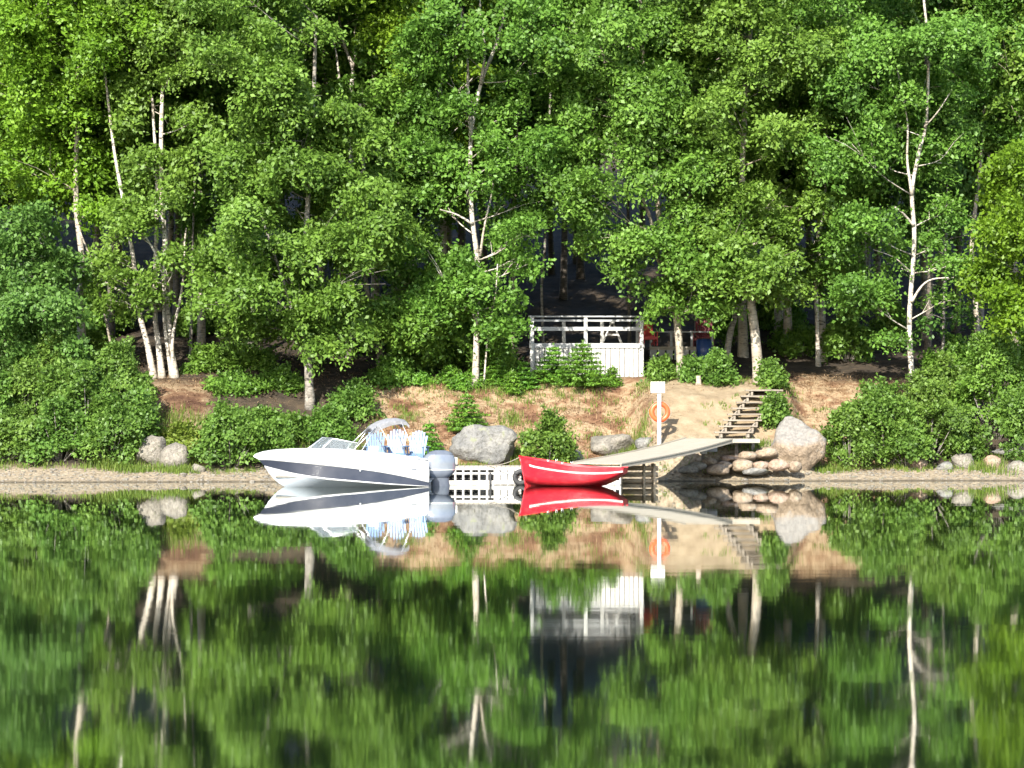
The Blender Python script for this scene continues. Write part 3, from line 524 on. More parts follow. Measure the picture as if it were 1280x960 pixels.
for i, (px, D, wd, tp) in enumerate([(528, 94.9, 44, 462), (562, 95.1, 50, 452), (592, 95.0, 44, 455), (622, 95.3, 50, 445), (655, 95.2, 44, 446), (766, 95.7, 24, 455), (640, 94.6, 34, 460), (575, 94.5, 36, 464)]):
    fir('fir_seedling', 'knee-high bright fir in the green fringe along the top of the bank', px, D, wd, tp, 210 + i, 'firs along the top of the bank')

def tufts(name, spots, leaf, per, hgt, wid, label, cat, seed, spread=.25, lie=.0):
    rg = np.random.default_rng(seed); P, rn = [], []
    for (x, y, sc) in spots:
        for _ in range(per):
            a, b = rg.normal(0, spread, 2) * sc; X, Y = x + a, y + b; z = G(X, Y); h = hgt * sc * rg.uniform(.5, 1.1); th = rg.uniform(0, 6.28)
            ln = rg.uniform(.1, .6) * h if not lie else h; up = h if not lie else lie * rg.uniform(.2, 1)
            d = np.array([math.cos(th), math.sin(th)]); q = np.array([-d[1], d[0]]) * wid * .5; r_ = rg.random()
            m = np.array([X + d[0] * ln * .35, Y + d[1] * ln * .35, z + up * .65]); e = np.array([X + d[0] * ln, Y + d[1] * ln, z + up])
            P.append([(X - q[0], Y - q[1], z - .01), (X + q[0], Y + q[1], z - .01), tuple(m + [q[0] * .7, q[1] * .7, 0]), tuple(m - [q[0] * .7, q[1] * .7, 0])]); rn.append(r_)
            P.append([tuple(m - [q[0] * .7, q[1] * .7, 0]), tuple(m + [q[0] * .7, q[1] * .7, 0]), tuple(e), tuple(e + np.array([.002, 0, -.003]))]); rn.append(r_)
    n = len(P); me = bpy.data.meshes.new(name); me.from_pydata([v for p in P for v in p], [], [(4 * i, 4 * i + 1, 4 * i + 2, 4 * i + 3) for i in range(n)])
    at = me.attributes.new('rnd', 'FLOAT', 'FACE'); at.data.foreach_set('value', np.array(rn, np.float32)); me.materials.append(leaf)
    tag(link(name, me), label, cat, kind='stuff')
rs = random.Random(3); sp = []
def patch(px0, px1, D0, D1, n, sc=1):
    for _ in range(n):
        D = rs.uniform(D0, D1); sp.append((XP(rs.uniform(px0, px1), D), D, sc * rs.uniform(.6, 1.2)))
patch(118, 160, 88.0, 88.9, 20); patch(195, 260, 88.9, 92, 60); patch(165, 245, 88.2, 89, 16, .8); patch(-40, 330, 88.0, 88.6, 40, .6); patch(772, 800, 90.2, 91.4, 22, 1.1)
patch(578, 605, 88.7, 89.0, 12); patch(625, 660, 89.5, 91, 18); patch(700, 725, 89.3, 90.3, 16); patch(1025, 1060, 89.6, 90.2, 18, .8); patch(930, 960, 89.0, 89.8, 16, .7); patch(1040, 1240, 90.1, 90.7, 30, .5)
patch(160, 240, 87.9, 88.3, 22, .7); patch(640, 815, 89.4, 92, 46, .6); patch(990, 1100, 90, 94, 36, .55); patch(830, 950, 88.8, 89.6, 14, .5); patch(500, 820, 92, 94.5, 50, .5); patch(460, 520, 91.5, 94, 20, .6); patch(520, 830, 94.2, 95.4, 70, .6); patch(340, 460, 89, 91.5, 40, .9); patch(630, 650, 92, 93, 8, .9); patch(880, 925, 91, 94, 8, .4); patch(860, 1000, 94, 95.4, 22, .6); patch(1210, 1260, 89.5, 91.5, 18)
tufts('grass', sp, L_GRASS, 26, .34, .022, 'green grass tufts along the beach edge and on the bank', 'grass', 31)
sp = []; patch(455, 830, 89.6, 95, 620, 1); patch(975, 1120, 90, 98, 260, 1); patch(60, 480, 93, 99, 160, 1); patch(190, 275, 91, 95.5, 50, 1); patch(840, 960, 94, 95.5, 20)
tufts('dry_straw', sp, L_STRAW, 18, .32, .02, 'dry straw and twigs lying on the bare bank', 'straw', 32, spread=.35, lie=.07)

sp = []; patch(470, 825, 90, 94.6, 90, .8); patch(985, 1100, 90.5, 95, 40, .8)
tufts('dry_grass', sp, L_STRAW, 16, .22, .016, 'dry yellow grass standing in clumps on the bare bank', 'grass', 33, spread=.16)
# ================================================================== ROCKS
def rock_mesh(d, seed, sub=3, box=.4, top=None, cuts=12):
    bm = bmesh.new(); bmesh.ops.create_icosphere(bm, subdivisions=sub, radius=1); rr = random.Random(seed); o = Vector((seed * 3.1, seed * 1.7, 0))
    pl = [(Vector((rr.gauss(0, 1), rr.gauss(0, 1), rr.gauss(0, .7))).normalized(), rr.uniform(.55, .85)) for _ in range(cuts)]
    if top: pl.append((Vector(top[:3]).normalized(), top[3]))
    for v in bm.verts:
        p = v.co.copy()
        for n_, k in pl:
            e = p.dot(n_) - k
            if e > 0: p -= n_ * e * .9
        p *= 1 + .24 * mnoise.noise(p * 1.5 + o) + .12 * mnoise.noise(p * 3.7 + o) + .03 * mnoise.noise(p * 9 + o)
        p *= (1 / max(.5, max(abs(p.x), abs(p.y), abs(p.z)))) ** box
        v.co = Vector((p.x * d[0], p.y * d[1], p.z * d[2]))
    me = bpy.data.meshes.new('rock'); bm.to_mesh(me); bm.free(); me.polygons.foreach_set('use_smooth', [True] * len(me.polygons)); return me
K_TWO = rock_mat('rock_two_tone', (.23, .175, .12), (.33, .25, .17), (.40, .31, .22), (.27, .23, .18))
def two_tone():
    t = K_TWO.node_tree; b = t.nodes['Principled BSDF']; src = b.inputs['Base Color'].links[0].from_socket
    g = t.nodes.new('ShaderNodeTexCoord'); sp_ = t.nodes.new('ShaderNodeSeparateXYZ'); t.links.new(g.outputs['Normal'], sp_.inputs[0])
    n = tex_noise(t, 3, 4); ad = t.nodes.new('ShaderNodeMath'); ad.operation = 'MULTIPLY_ADD'; ad.inputs[1].default_value = .9; t.links.new(n.outputs[0], ad.inputs[0]); t.links.new(sp_.outputs['Z'], ad.inputs[2])
    r = ramp(t, [(.55, (0, 0, 0)), (1.0, (.8, .8, .8))]); t.links.new(ad.outputs[0], r.inputs[0])
    n2 = tex_noise(t, 9, 6); r2 = ramp(t, [(.35, (.13, .128, .12)), (.65, (.22, .212, .195))]); t.links.new(n2.outputs[0], r2.inputs[0])
    m = t.nodes.new('ShaderNodeMix'); m.data_type = 'RGBA'; t.links.new(r.outputs[0], m.inputs[0]); t.links.new(src, m.inputs[6]); t.links.new(r2.outputs[0], m.inputs[7]); t.links.new(m.outputs[2], b.inputs['Base Color'])
two_tone()
def rock(name, label, px, D, wpx, top, m, seed, sub=3, topcut=None, depth=.8, group=None, sink=.18, zbase=None, box=.2):
    D = Dfor(px, D) + .3 * wpx * 90 / F * depth; x = XP(px, D); z = G(x, D) if zbase is None else zbase; h = H + (HROW - top) * D / F - z; wd = wpx * D / F
    hh = (h + sink) / 2 * 1.12; me = rock_mesh((wd / 2 * 1.08, wd / 2 * depth, hh), seed, sub, box, top=topcut, cuts=4 if m is K_TWO else 12); me.materials.append(m)
    o = link(name, me, loc=(x, D, z - sink + hh * .92)); return tag(o, label, 'rock', group)
rock('boulder', 'big rounded grey boulder on the bank behind the white dock', 608, 580, 84, 535, K_GREY, 3, 4, depth=.7, sink=.3)
rock('boulder', 'tall boulder with flat grey top and tan face right of the steps', 996, 581, 62, 522, K_TWO, 14, 4, topcut=(-.03, -.75, 1, .48), depth=.8, sink=.7, box=.12)
rock('boulder', 'low pale boulder between the red boat and the life ring post', 768, 570, 66, 542, K_PALE, 5, 3, sink=.25)
rock('boulder', 'pale pointed rock left in the grass by the alder thicket', 190, 584, 46, 546, K_PALE, 6, 3)
rock('boulder', 'pale rounded rock right in the grass by the alder thicket', 218, 586, 44, 556, K_PALE, 7, 3)
rock('small_rock', 'small white rock at the foot of the rounded shrub', 248, 590, 20, 580, K_PALE, 8, 2)
rock('small_rock', 'low grey rock half hidden behind the bow of the red boat', 712, 578, 40, 563, K_GREY, 9, 2)
rock('small_rock', 'dark slab lying at the foot of the life ring post', 806, 560, 26, 547, K_GREY, 10, 2)
for i, (px, D, wp, tp, m, lb) in enumerate([(1149, 586, 28, 571, K_PINK, 'pinkish rounded stone on the beach under the right bushes'), (1180, 588, 22, 577, K_GREY, 'low grey stone beside the pinkish beach stone'), (1199, 574, 24, 553, K_PALE, 'upright pale stone at the edge of the right bushes'), (1204, 585, 34, 567, K_PALE, 'wide pale stone in front of the upright one'), (1240, 586, 26, 570, K_PINK, 'orange-tinted stone next to the dark leaning slab'), (1262, 572, 54, 559, K_GREY, 'long dark slab leaning on the bank at the right end'), (1105, 578, 16, 564, K_PALE, 'small pale stone under the leaves of the right bushes'), (1118, 583, 12, 574, K_GREY, 'tiny grey stone below the small pale one'), (1274, 588, 34, 577, K_PALE, 'pale stone at the right end of the beach')]):
    rock('beach_stone', lb, px, D, wp, tp, m, 20 + i, 2)
AB = [(912, 578, 24, 569, K_PINK), (935, 577, 26, 564, K_TAN), (958, 575, 30, 559, K_TAN), (905, 588, 22, 576, K_TAN), (928, 590, 26, 574, K_TAN), (951, 590, 24, 577, K_PINK), (974, 590, 28, 574, K_PINK), (897, 594, 30, 580, K_TAN), (994, 590, 18, 576, K_TAN), (886, 582, 18, 572, K_TAN), (943, 594, 34, 585, K_GREY), (873, 588, 24, 577, K_PALE), (860, 592, 26, 582, K_PALE)]
for i, (px, row, wp, tp, m) in enumerate(AB):
    D = 88.75 - (row - 575) * .03; x = XP(px, D); hh = (row - tp) * D / F / 2 * 1.05; me = rock_mesh((wp * D / F / 2 * 1.15, .38, hh), 40 + i, 2); me.materials.append(m)
    tag(link('wall_stone', me, loc=(x, D, H + (HROW - (row + tp) / 2) * D / F)), {K_PINK: 'pinkish', K_TAN: 'tan', K_PALE: 'pale', K_GREY: 'grey'}[m] + ' rough stone of the loose wall under the landing, below the steps', 'rock', 'stones of the loose wall below the steps')
# pebbles on the beach
mb = MB(); rg_ = random.Random(8); ico = bmesh.new(); bmesh.ops.create_icosphere(ico, subdivisions=1, radius=1); iv = [v.co.copy() for v in ico.verts]; ifc = [[v.index for v in f.verts] for f in ico.faces]; ico.free()
for _ in range(2600):
    x = rg_.uniform(-19, 19); s = rg_.betavariate(1.6, 1.5) * 2.1 - .05; y = shore(x) + s; r_ = rg_.uniform(.012, .05) * (1 if rg_.random() < .93 else 2.0)
    a = rg_.uniform(.8, 1.5); z = G(x, y); mb.add([(x + v.x * r_ * a, y + v.y * r_, z + v.z * r_ * .6 + r_ * .15) for v in iv], ifc, True)
tag(mb.build('pebbles', K_PALE), 'small pebbles strewn along the beach', 'pebbles', kind='stuff')
def log_(name, label, pts, r, m):
    mb = MB(); mb.tube(pts, r, 7); return tag(mb.build(name, m), label, 'driftwood')
st = thing('tree_stump', (XP(873, 94.2), 94.2, G(XP(873, 94.2), 94.2) - .05), 'small tan tree stump at the top edge of the sandy path', 'stump')
mb = MB(); mb.tube([(0, 0, 0), (.01, 0, .15), (0, .01, .36)], [.13, .095, .09], 9, False); mb.build('bark', B_PALE, st)
mb = MB(); mb.tube([(0, .01, .33), (0, .01, .365)], [.085, .085], 9); mb.build('cut_top', M_WOODT, st)
# ================================================================== SPEEDBOAT
def lerp_curve(cp, n):                     # cp: (s, y, z) control points -> n points
    return spline(cp, n)
def speedboat():
    a = R(12); root = thing('speedboat', PX(528, 0, 80.2) * Vector((1, 1, 0)) if False else (XP(529, 80.2), 80.2, 0), 'white and charcoal speedboat with silver outboard moored along the dock', 'boat', rz=math.pi + a)
    # local: +x = forward (bow); port side (seen) has +y locally -> world -Y after turning by pi
    N_ = 26
    keel = [(0, 0, -.26), (1.2, 0, -.28), (2.6, 0, -.27), (3.6, 0, -.14), (4.2, 0, .03), (4.55, 0, .33), (4.74, 0, .60)]
    chine = [(0, .90, .00), (1.2, .92, .07), (2.2, .90, .15), (3.1, .78, .23), (3.85, .50, .35), (4.45, .18, .51), (4.74, .012, .60)]
    btop = [(0, .96, .13), (.7, .98, .29), (1.5, 1.0, .44), (2.4, .99, .56), (3.3, .87, .66), (4.1, .58, .74), (4.6, .28, .785), (4.92, .012, .80)]
    mid = [(0, .985, .46), (1.2, 1.02, .66), (2.4, 1.02, .82), (3.3, .93, .88), (4.1, .66, .92), (4.65, .36, .91), (5.08, .012, .90)]
    sheer = [(.03, .97, .80), (1.2, 1.0, .96), (2.4, 1.0, 1.08), (3.3, .92, 1.10), (4.1, .64, 1.08), (4.6, .36, 1.05), (4.97, .07, .985), (5.03, .004, .965)]
    C = {k: lerp_curve(v, N_) for k, v in (('keel', keel), ('chine', chine), ('btop', btop), ('mid', mid), ('sheer', sheer))}
    def fl(p): return [Vector((v.x, -v.y, v.z)) for v in p]
    def strip(name, lines, m):
        mb = MB()
        mb.grid(lines); mb.grid([fl(l) for l in lines][::-1]); return mb.build(name, m, root)
    c2 = [k.lerp(c, .5) - Vector((0, 0, .02)) for k, c in zip(C['keel'], C['chine'])]
    strip('hull_bottom', [C['keel'], c2, C['chine']], M_BOTTOM)
    lip = [Vector((v.x, v.y * 1.012 + .012 * min(1, v.y * 6), v.z + .012)) for v in C['chine']]
    lip2 = [v.lerp(b, .10) for v, b in zip(lip, C['btop'])]
    strip('chine_rail', [C['chine'], lip, lip2], M_WHITE)
    strip('hull_band', [lip2, C['btop']], M_NAVY)
    o1 = [Vector((v.x, v.y + .012 * min(1, v.y * 6), v.z + .006)) for v in C['btop']]
    strip('topside', [C['btop'], o1, C['mid'], C['sheer']], M_WHITE)
    # transom
    tr = [C[k][0] for k in ('keel', 'chine', 'btop', 'mid', 'sheer')]; mb = MB(); mb.add(tr + [Vector((v.x, -v.y, v.z)) for v in tr[::-1][:-1]], [list(range(9))]); mb.build('transom', M_WHITE, root)
    # rub rail
    rr = MB(); q = [Vector((v.x, v.y + .012, v.z - .02)) for v in C['sheer'][:-1]]; rr.tube(q, .017, 5); rr.tube(fl(q), .017, 5); rr.build('rub_rail', M_STEEL, root)
    # deck with a cockpit opening
    coam = lerp_curve([(.3, .76, .85), (1.2, .78, .985), (2.4, .78, 1.10), (3.3, .68, 1.13), (3.9, .46, 1.13), (4.4, .14, 1.10), (4.42, .004, 1.10)], N_)
    top = [v.lerp(c, .35) + Vector((0, 0, .025)) for v, c in zip(C['sheer'], coam)]
    strip('deck', [C['sheer'], top, coam], M_WHITE)
    fl_ = [Vector((v.x, v.y * .92, .28)) for v in coam]; strip('cockpit_liner', [coam, fl_, [Vector((v.x, 0, .28)) for v in fl_]], M_VINYL)
    mb = MB(); mb.box((.17, 0, .80), (.30, 1.5, .06), bev=.02); mb.build('stern_deck', M_WHITE, root)
    # windshield
    ws = thing('windshield', (0, 0, 0), None, None); ws.parent = root
    def pane(p):
        n = (p[1] - p[0]).cross(p[2] - p[0]).normalized() * .004; mb = MB(); mb.add([v + n for v in p] + [v - n for v in p], [(0, 1, 2, 3), (7, 6, 5, 4), (0, 4, 5, 1), (1, 5, 6, 2), (2, 6, 7, 3), (3, 7, 4, 0)]); mb.build('pane', M_GLASS, ws)
        mb = MB(); mb.tube(p + [p[0]], .016, 5, False); mb.build('frame', M_STEEL, ws)
    V = Vector
    for s in (1, -1):
        pane([V((3.45, .08 * s, 1.13)), V((3.15, .62 * s, 1.12)), V((2.82, .60 * s, 1.44)), V((3.02, .08 * s, 1.46))])
        pane([V((3.13, .65 * s, 1.11)), V((2.2, .84 * s, 1.07)), V((2.1, .82 * s, 1.30)), V((2.80, .63 * s, 1.43))])
    # seats, console, wheel
    for s in (.42, -.42):
        st = thing('seat', (1.75, s, .28), None, None); st.parent = root
        mb = MB(); mb.box((0, 0, .38), (.5, .5, .16), bev=.05); mb.build('cushion', M_VINYL, st); mb = MB(); mb.box((-.22, 0, .66), (.12, .5, .52), Matrix.Rotation(R(-10), 3, 'Y'), bev=.05); mb.build('backrest', M_VINYL, st)
        mb = MB(); mb.tube([(0, 0, 0), (0, 0, .32)], .06, 8); mb.build('pedestal', M_STEEL, st)
        mb = MB(); mb.box((2.75, s * 1.15, .68), (.55, .5, .8), bev=.06); mb.build('console', M_WHITE, root)
    mb = MB(); mb.tube([V((2.42 + .05 * math.sin(t), .48 + .17 * math.cos(t), 1.08 + .17 * math.sin(t))) for t in np.linspace(0, 6.283, 17)], .014, 5, False); mb.tube([(2.6, .48, 1.03), (2.42, .48, 1.08)], .02, 5); mb.build('steering_wheel', M_BLACK, root)
    mb = MB(); mb.box((.52, 0, .52), (.5, 1.35, .42), bev=.06); mb.build('bench', M_VINYL, root)
    # folded bimini
    bi = thing('bimini', (0, 0, 0), None, None); bi.parent = root
    def hoop(x, z, wd, dz=.10): return [V((x - .02 * abs(t), wd * t, z - dz * abs(t) ** 2.5)) for t in np.linspace(-1, 1, 13)]
    rows = []
    prof = [(1.66, 1.76), (1.58, 1.83), (1.38, 1.94), (1.12, 2.02), (.86, 2.04), (.64, 2.00), (.56, 1.93)]
    prof2 = [(x, z - .11 - .03 * math.sin(i)) for i, (x, z) in enumerate(prof)][::-1]
    for x, z in prof + prof2 + prof[:1]: rows.append(hoop(x, z, .70))
    mb = MB(); mb.grid(rows); n0 = len(rows[0]); mb.add([r[0] for r in rows[:-1]], [list(range(len(rows) - 1))]); mb.add([r[-1] for r in rows[:-1]], [list(range(len(rows) - 1))[::-1]]); mb.build('canopy', M_CANVAS, bi)
    for s in (.84, -.84):
        for p, q in (((2.22, 1.10), (1.50, 1.80)), ((.98, .96), (1.45, 1.84)), ((.34, .86), (.78, 1.92)), ((2.0, 1.05), (1.54, 1.74))):
            mb = MB(); mb.tube([(p[0], s, p[1]), (q[0], s * .82, q[1])], .015, 6); mb.build('pole', M_STEEL, bi)
    # fittings
    for x, y, z in ((4.35, .48, 1.055), (2.35, .94, 1.10), (.35, .90, .86)):
        for s in (1, -1):
            mb = MB(); mb.tube([(x - .07, y * s, z + .035), (x + .07, y * s, z + .035)], .012, 5); mb.tube([(x, y * s, z - .01), (x, y * s, z + .035)], .014, 5); mb.build('cleat', M_STEEL, root)
    mb = MB(); mb.box((.45, 1.005, .52), (.16, .012, .035)); mb.build('badge', M_DKGREY, root)
    for x, z in ((2.05, .50),):
        mb = MB(); mb.tube([(x, .90 if x < 3 else .50, z - .02), (x, 1.01 if x < 3 else .66, z - .02)], .03, 6); mb.build('thru_hull', M_STEEL, root)
    # outboard
    ob = thing('outboard_motor', (-.42, 0, 0), None, None); ob.parent = root
    def ring(cx, z, lx, ly, p=2.6, n=20, back=0): return [V((cx - .04 + 1.14 * lx * math.copysign(abs(math.cos(t)) ** (2 / p), math.cos(t)), ly * math.copysign(abs(math.sin(t)) ** (2 / p), math.sin(t)), z + back * math.cos(t) * lx)) for t in np.linspace(0, 6.2832, n, endpoint=False)]
    low = [ring(.03, .24, .22, .15), ring(.02, .30, .34, .21), ring(0, .42, .43, .25), ring(-.01, .475, .445, .262)]
    mb = MB(); mb.grid(low, True); mb.add(low[0], [list(range(20))[::-1]]); mb.build('lower_cowl', M_SILVER, ob)
    st_ = [ring(-.01, .475, .452, .268), ring(-.01, .515, .452, .268)]; mb = MB(); mb.grid(st_, True); mb.build('trim_line', M_STEEL, ob)
    up = [ring(-.01, .515, .445, .262), ring(-.01, .66, .45, .268), ring(-.02, .82, .43, .262), ring(-.03, .93, .37, .235), ring(-.04, 1.0, .29, .19), ring(-.05, 1.045, .17, .11)]
    mb = MB(); mb.grid(up, True); mb.add(up[-1], [list(range(20))]); mb.build('upper_cowl', M_SILVER, ob)
    cp = [ring(-.05, .955, .355, .225), ring(-.05, 1.03, .27, .17), ring(-.06, 1.075, .13, .08)]; mb = MB(); mb.grid(cp, True); mb.add(cp[-1], [list(range(20))]); mb.build('air_intake_cap', M_DKGREY, ob)
    mb = MB(); mb.box((-.43, 0, .74), (.05, .30, .36), bev=.02); mb.build('rear_vent', M_DKGREY, ob)
    md = [ring(-.10, -.55, .16, .06), ring(-.09, -.18, .20, .09), ring(-.07, -.02, .25, .12), ring(-.05, .14, .24, .13), ring(-.02, .27, .26, .16)]; mb = MB(); mb.grid(md, True); mb.build('midsection', M_DKGREY, ob)
    mb = MB(); mb.box((-.12, 0, -.30), (.55, .30, .02)); mb.build('cavitation_plate', M_DKGREY, ob)
    br = thing('bracket', (0, 0, 0), None, None); br.parent = ob
    for s in (.13, -.13):
        mb = MB(); mb.beam((.41, s, .62), (.30, s, .10), .035, .11); mb.beam((.40, s, .12), (.12, s, .25), .03, .07); mb.build('clamp_arm', M_DKGREY, br)
    mb = MB(); mb.tube([(.38, .05, .08), (.12, .05, .20)], .03, 7); mb.tube([(.38, -.05, .08), (.12, -.05, .20)], .03, 7); mb.build('trim_ram', M_STEEL, br)
    mb = MB(); mb.tube([(.32, .1, .50), (.45, .14, .62), (.62, .1, .72)], .03, 6); mb.build('rigging_tube', M_BLACK, ob)
speedboat()

# ================================================================== RED ROWING BOAT
def red_boat():
    root = thing('rowing_boat', (XP(650, 80.6), 80.6, 0), 'red wooden rowing boat with white stripe tied up beside the dock', 'boat', rz=R(-14))
    root.location.y = 80.9
    n = 22
    keel = [(.20, 0, -.06), (.6, 0, -.09), (1.5, 0, -.10), (2.2, 0, -.07), (2.7, 0, .06), (3.0, 0, .20), (3.22, 0, .36)]
    bil = [(.14, .012, .15), (.6, .26, .06), (1.5, .44, .02), (2.2, .42, .06), (2.7, .33, .16), (3.0, .28, .27), (3.22, .24, .38)]
    s0 = [(.06, .012, .66), (.6, .37, .53), (1.5, .60, .41), (2.2, .57, .36), (2.7, .47, .365), (3.0, .40, .39), (3.23, .34, .415)]
    s1 = [(.05, .012, .74), (.6, .385, .60), (1.5, .62, .475), (2.2, .585, .425), (2.7, .48, .43), (3.0, .41, .45), (3.235, .35, .475)]
    sh = [(.0, .014, .885), (.6, .42, .785), (1.5, .66, .635), (2.2, .61, .565), (2.7, .50, .545), (3.0, .42, .55), (3.25, .36, .565)]
    L = [spline(c, n) for c in (keel, bil, s0, s1, sh)]
    def fl(p): return [Vector((v.x, -v.y, v.z)) for v in p]
    def strip(name, ls, m):
        mb = MB(); mb.grid(ls); mb.grid([fl(l) for l in ls][::-1]); return mb.build(name, m, root)
    strip('hull', [L[0], L[1], L[1], [a.lerp(b, .5) + Vector((0, .02 * min(1, a.y * 4), 0)) for a, b in zip(L[1], L[2])], L[2]], M_RED)
    k = 2
    strip('sheer_plank', [L[2], L[3], L[4]], M_RED)
    w = [[Vector((v.x, v.y + .006, v.z)) for v in [a.lerp(b, t) for a, b in zip(L[2], L[3])][k:]] for t in (.1, .95)]; strip('white_stripe', w, M_PAINTW)
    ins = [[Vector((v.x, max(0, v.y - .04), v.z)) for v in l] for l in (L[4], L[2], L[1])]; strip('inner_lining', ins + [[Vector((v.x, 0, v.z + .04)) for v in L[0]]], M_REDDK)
    mb = MB()
    for f in (lambda p: p, fl): mb.tube(f([Vector((v.x, max(.004, v.y - .015), v.z)) for v in L[4]]), .024, 6)
    mb.build('gunwale', M_RED, root)
    tr = [l[-1] for l in L]; mb = MB(); mb.add(tr + [Vector((v.x, -v.y, v.z)) for v in tr[::-1][:-1]], [list(range(9))]); mb.build('transom', M_RED, root)
    mb = MB(); mb.tube([(.20, 0, -.10), (.12, 0, .3), (.04, 0, .7), (-.02, 0, .91)], [.03, .028, .026, .026], 6); mb.build('stem_post', M_RED, root)
    for x, y, z in ((.95, .45, .52), (1.75, .56, .45), (2.6, .42, .42)):
        mb = MB(); mb.box((x, 0, z), (.22, y * 2, .03), bev=.006); mb.build('thwart', M_WOODT, root)
    for x, y, z in ((1.0, .555, .735), (1.45, .64, .665)):
        for s in (1, -1):
            mb = MB(); mb.tube([(x - .03, y * s, z + .07), (x - .02, y * s, z + .01), (x + .02, y * s, z + .01), (x + .03, y * s, z + .07)], .009, 5); mb.build('oarlock', M_STEEL, root)
    return root
red_boat()

# ================================================================== FLOATING DOCK
DX0, DX1, DY0, DY1, DZ = -4.95, 3.30, 82.0, 84.2, .57
dk = thing('floating_dock', (0, 82, 0), 'white floating dock with open cribbed side and grey board top', 'dock')
def part(name, m, parent, fn):
    mb = MB(); fn(mb); return mb.build(name, m, parent)
x = DX0; i = 0
while x < DX1 - .01:
    part('deck_board', M_WOODG, dk, lambda mb: mb.box((x + .07, 1.1, DZ - .018), (.132, 2.24, .036), bev=.005)); x += .14
part('top_rail', M_PAINTW, dk, lambda mb: mb.box(((DX0 + DX1) / 2, -.02, DZ - .075), (DX1 - DX0, .05, .07)))
part('middle_rail', M_PAINTW, dk, lambda mb: mb.box(((DX0 + DX1) / 2, -.02, DZ - .215), (DX1 - DX0, .05, .06)))
part('bottom_rail', M_PAINTW, dk, lambda mb: mb.box(((DX0 + DX1) / 2, -.02, .075), (DX1 - DX0, .05, .13)))
part('inner_beam', M_PAINTG, dk, lambda mb: mb.box(((DX0 + DX1) / 2, .45, .22), (DX1 - DX0 - .1, .08, .5)))
for s in (0, 1): part('side_board', M_PAINTW, dk, lambda mb: mb.box(((DX0, DX1)[s], 1.1, .27), (.05, 2.2, .52)))
for fx in (DX0 + .7, -1.6, .9, DX1 - .7): part('float', M_BLACK, dk, lambda mb: mb.box((fx, 1.15, .06), (1.1, 1.7, .42), bev=.06))
px = DX0 + .06
while px < DX1:
    if px < -.62 or px > .25: part('upright', M_PAINTW, dk, lambda mb: mb.box((px, -.028, .29), (.062, .07, .46)))
    px += .243
for k in range(4):
    part('panel', M_PAINTW, dk, lambda mb: mb.box((-.56 + k * .215 + .1, -.05, .25), (.195, .03, .44), bev=.006))
part('bumper', M_BLACK, dk, lambda mb: mb.box((-.665, -.09, .20), (.055, .06, .36), bev=.01))
ln = thing('dock_post', (XP(570, 82.2), 82.12, DZ), 'short white post with dark foot on the dock beside the outboard', 'post')
part('post', M_PAINTW, ln, lambda mb: mb.box((0, 0, .16), (.10, .10, .22), bev=.012)); part('foot', M_BLACK, ln, lambda mb: mb.box((0, 0, .025), (.14, .14, .05)))
fd = thing('tyre_fender', (XP(651, 81.8), 81.86, .24), 'black tyre fender hanging on the dock by the red bow', 'fender')
part('tyre', M_BLACK, fd, lambda mb: mb.grid([[Vector(((.18 + .075 * math.cos(b)) * math.cos(a), .075 * math.sin(b), (.18 + .075 * math.cos(b)) * math.sin(a))) for b in np.linspace(0, 6.2832, 9, endpoint=False)] for a in np.linspace(0, 6.2832, 21)], True))
part('hanging_rope', M_ROPE, fd, lambda mb: mb.tube([(0, 0, .2), (0, .06, .36)], .012, 5))
mb = MB(); a, b = Vector((XP(650, 80.9), 80.92, .86)), Vector((XP(606, 82.1), 82.1, DZ + .03)); mb.tube([a.lerp(b, t) - Vector((0, 0, .09 * math.sin(math.pi * t))) for t in np.linspace(0, 1, 9)], .013, 5)
tag(mb.build('mooring_rope', M_ROPE), 'thin pale rope from the red bow to the dock', 'rope')

# ================================================================== ADIRONDACK CHAIRS
def chair(name, label, loc, rz, m, group=None, sc=1.0):
    root = thing(name, loc, label, 'chair', group, rz)        # faces local -Y
    n = 7
    for k in range(n):
        u = (k - (n - 1) / 2) / ((n - 1) / 2); top = .84 + .27 * math.sqrt(1 - .85 * u * u); x0 = u * .20; x1 = u * .27
        a = Vector((x0, .22, .30)); b = Vector((x1, .22 + (top - .30) * .36, top)); mb = MB(); mb.beam(a, b, .018, .064, up=(1, 0, 0)); mb.build('back_slat', m, root)
    for z, y in ((.52, .32), (.86, .445)): part('back_rail', m, root, lambda mb: mb.box((0, y + .02, z), (.58, .03, .07)))
    for k in range(6): part('seat_slat', m, root, lambda mb: mb.box((0, -.28 + k * .098, .385 - k * .022), (.54, .085, .02)))
    for s in (-1, 1):
        part('arm', m, root, lambda mb: mb.box((s * .345, -.02, .60), (.13, .74, .025), bev=.008)); part('front_leg', m, root, lambda mb: mb.box((s * .30, -.30, .295), (.035, .10, .59)))
        part('side_rail', m, root, lambda mb: mb.beam((s * .265, -.32, .33), (s * .265, .58, .05), .03, .11)); part('back_leg', m, root, lambda mb: mb.box((s * .335, .32, .30), (.03, .08, .58)))
    part('front_apron', m, root, lambda mb: mb.box((0, -.335, .33), (.56, .025, .12))); root.scale = (sc, sc, sc); return root
chair('adirondack_chair', 'light blue slatted chair nearest the bimini, first of three on the dock', (XP(470, 83.0), 83.0, DZ), R(6), M_BLUE, 'blue chairs on the dock', .98)
chair('adirondack_chair', 'light blue slatted chair in the middle of the three on the dock', (XP(494, 82.7), 82.72, DZ), R(-4), M_BLUE, 'blue chairs on the dock', 1.02)
chair('adirondack_chair', 'light blue slatted chair nearest the outboard, last of three on the dock', (XP(519.5, 83.0), 83.0, DZ), R(-10), M_BLUE, 'blue chairs on the dock', .98)

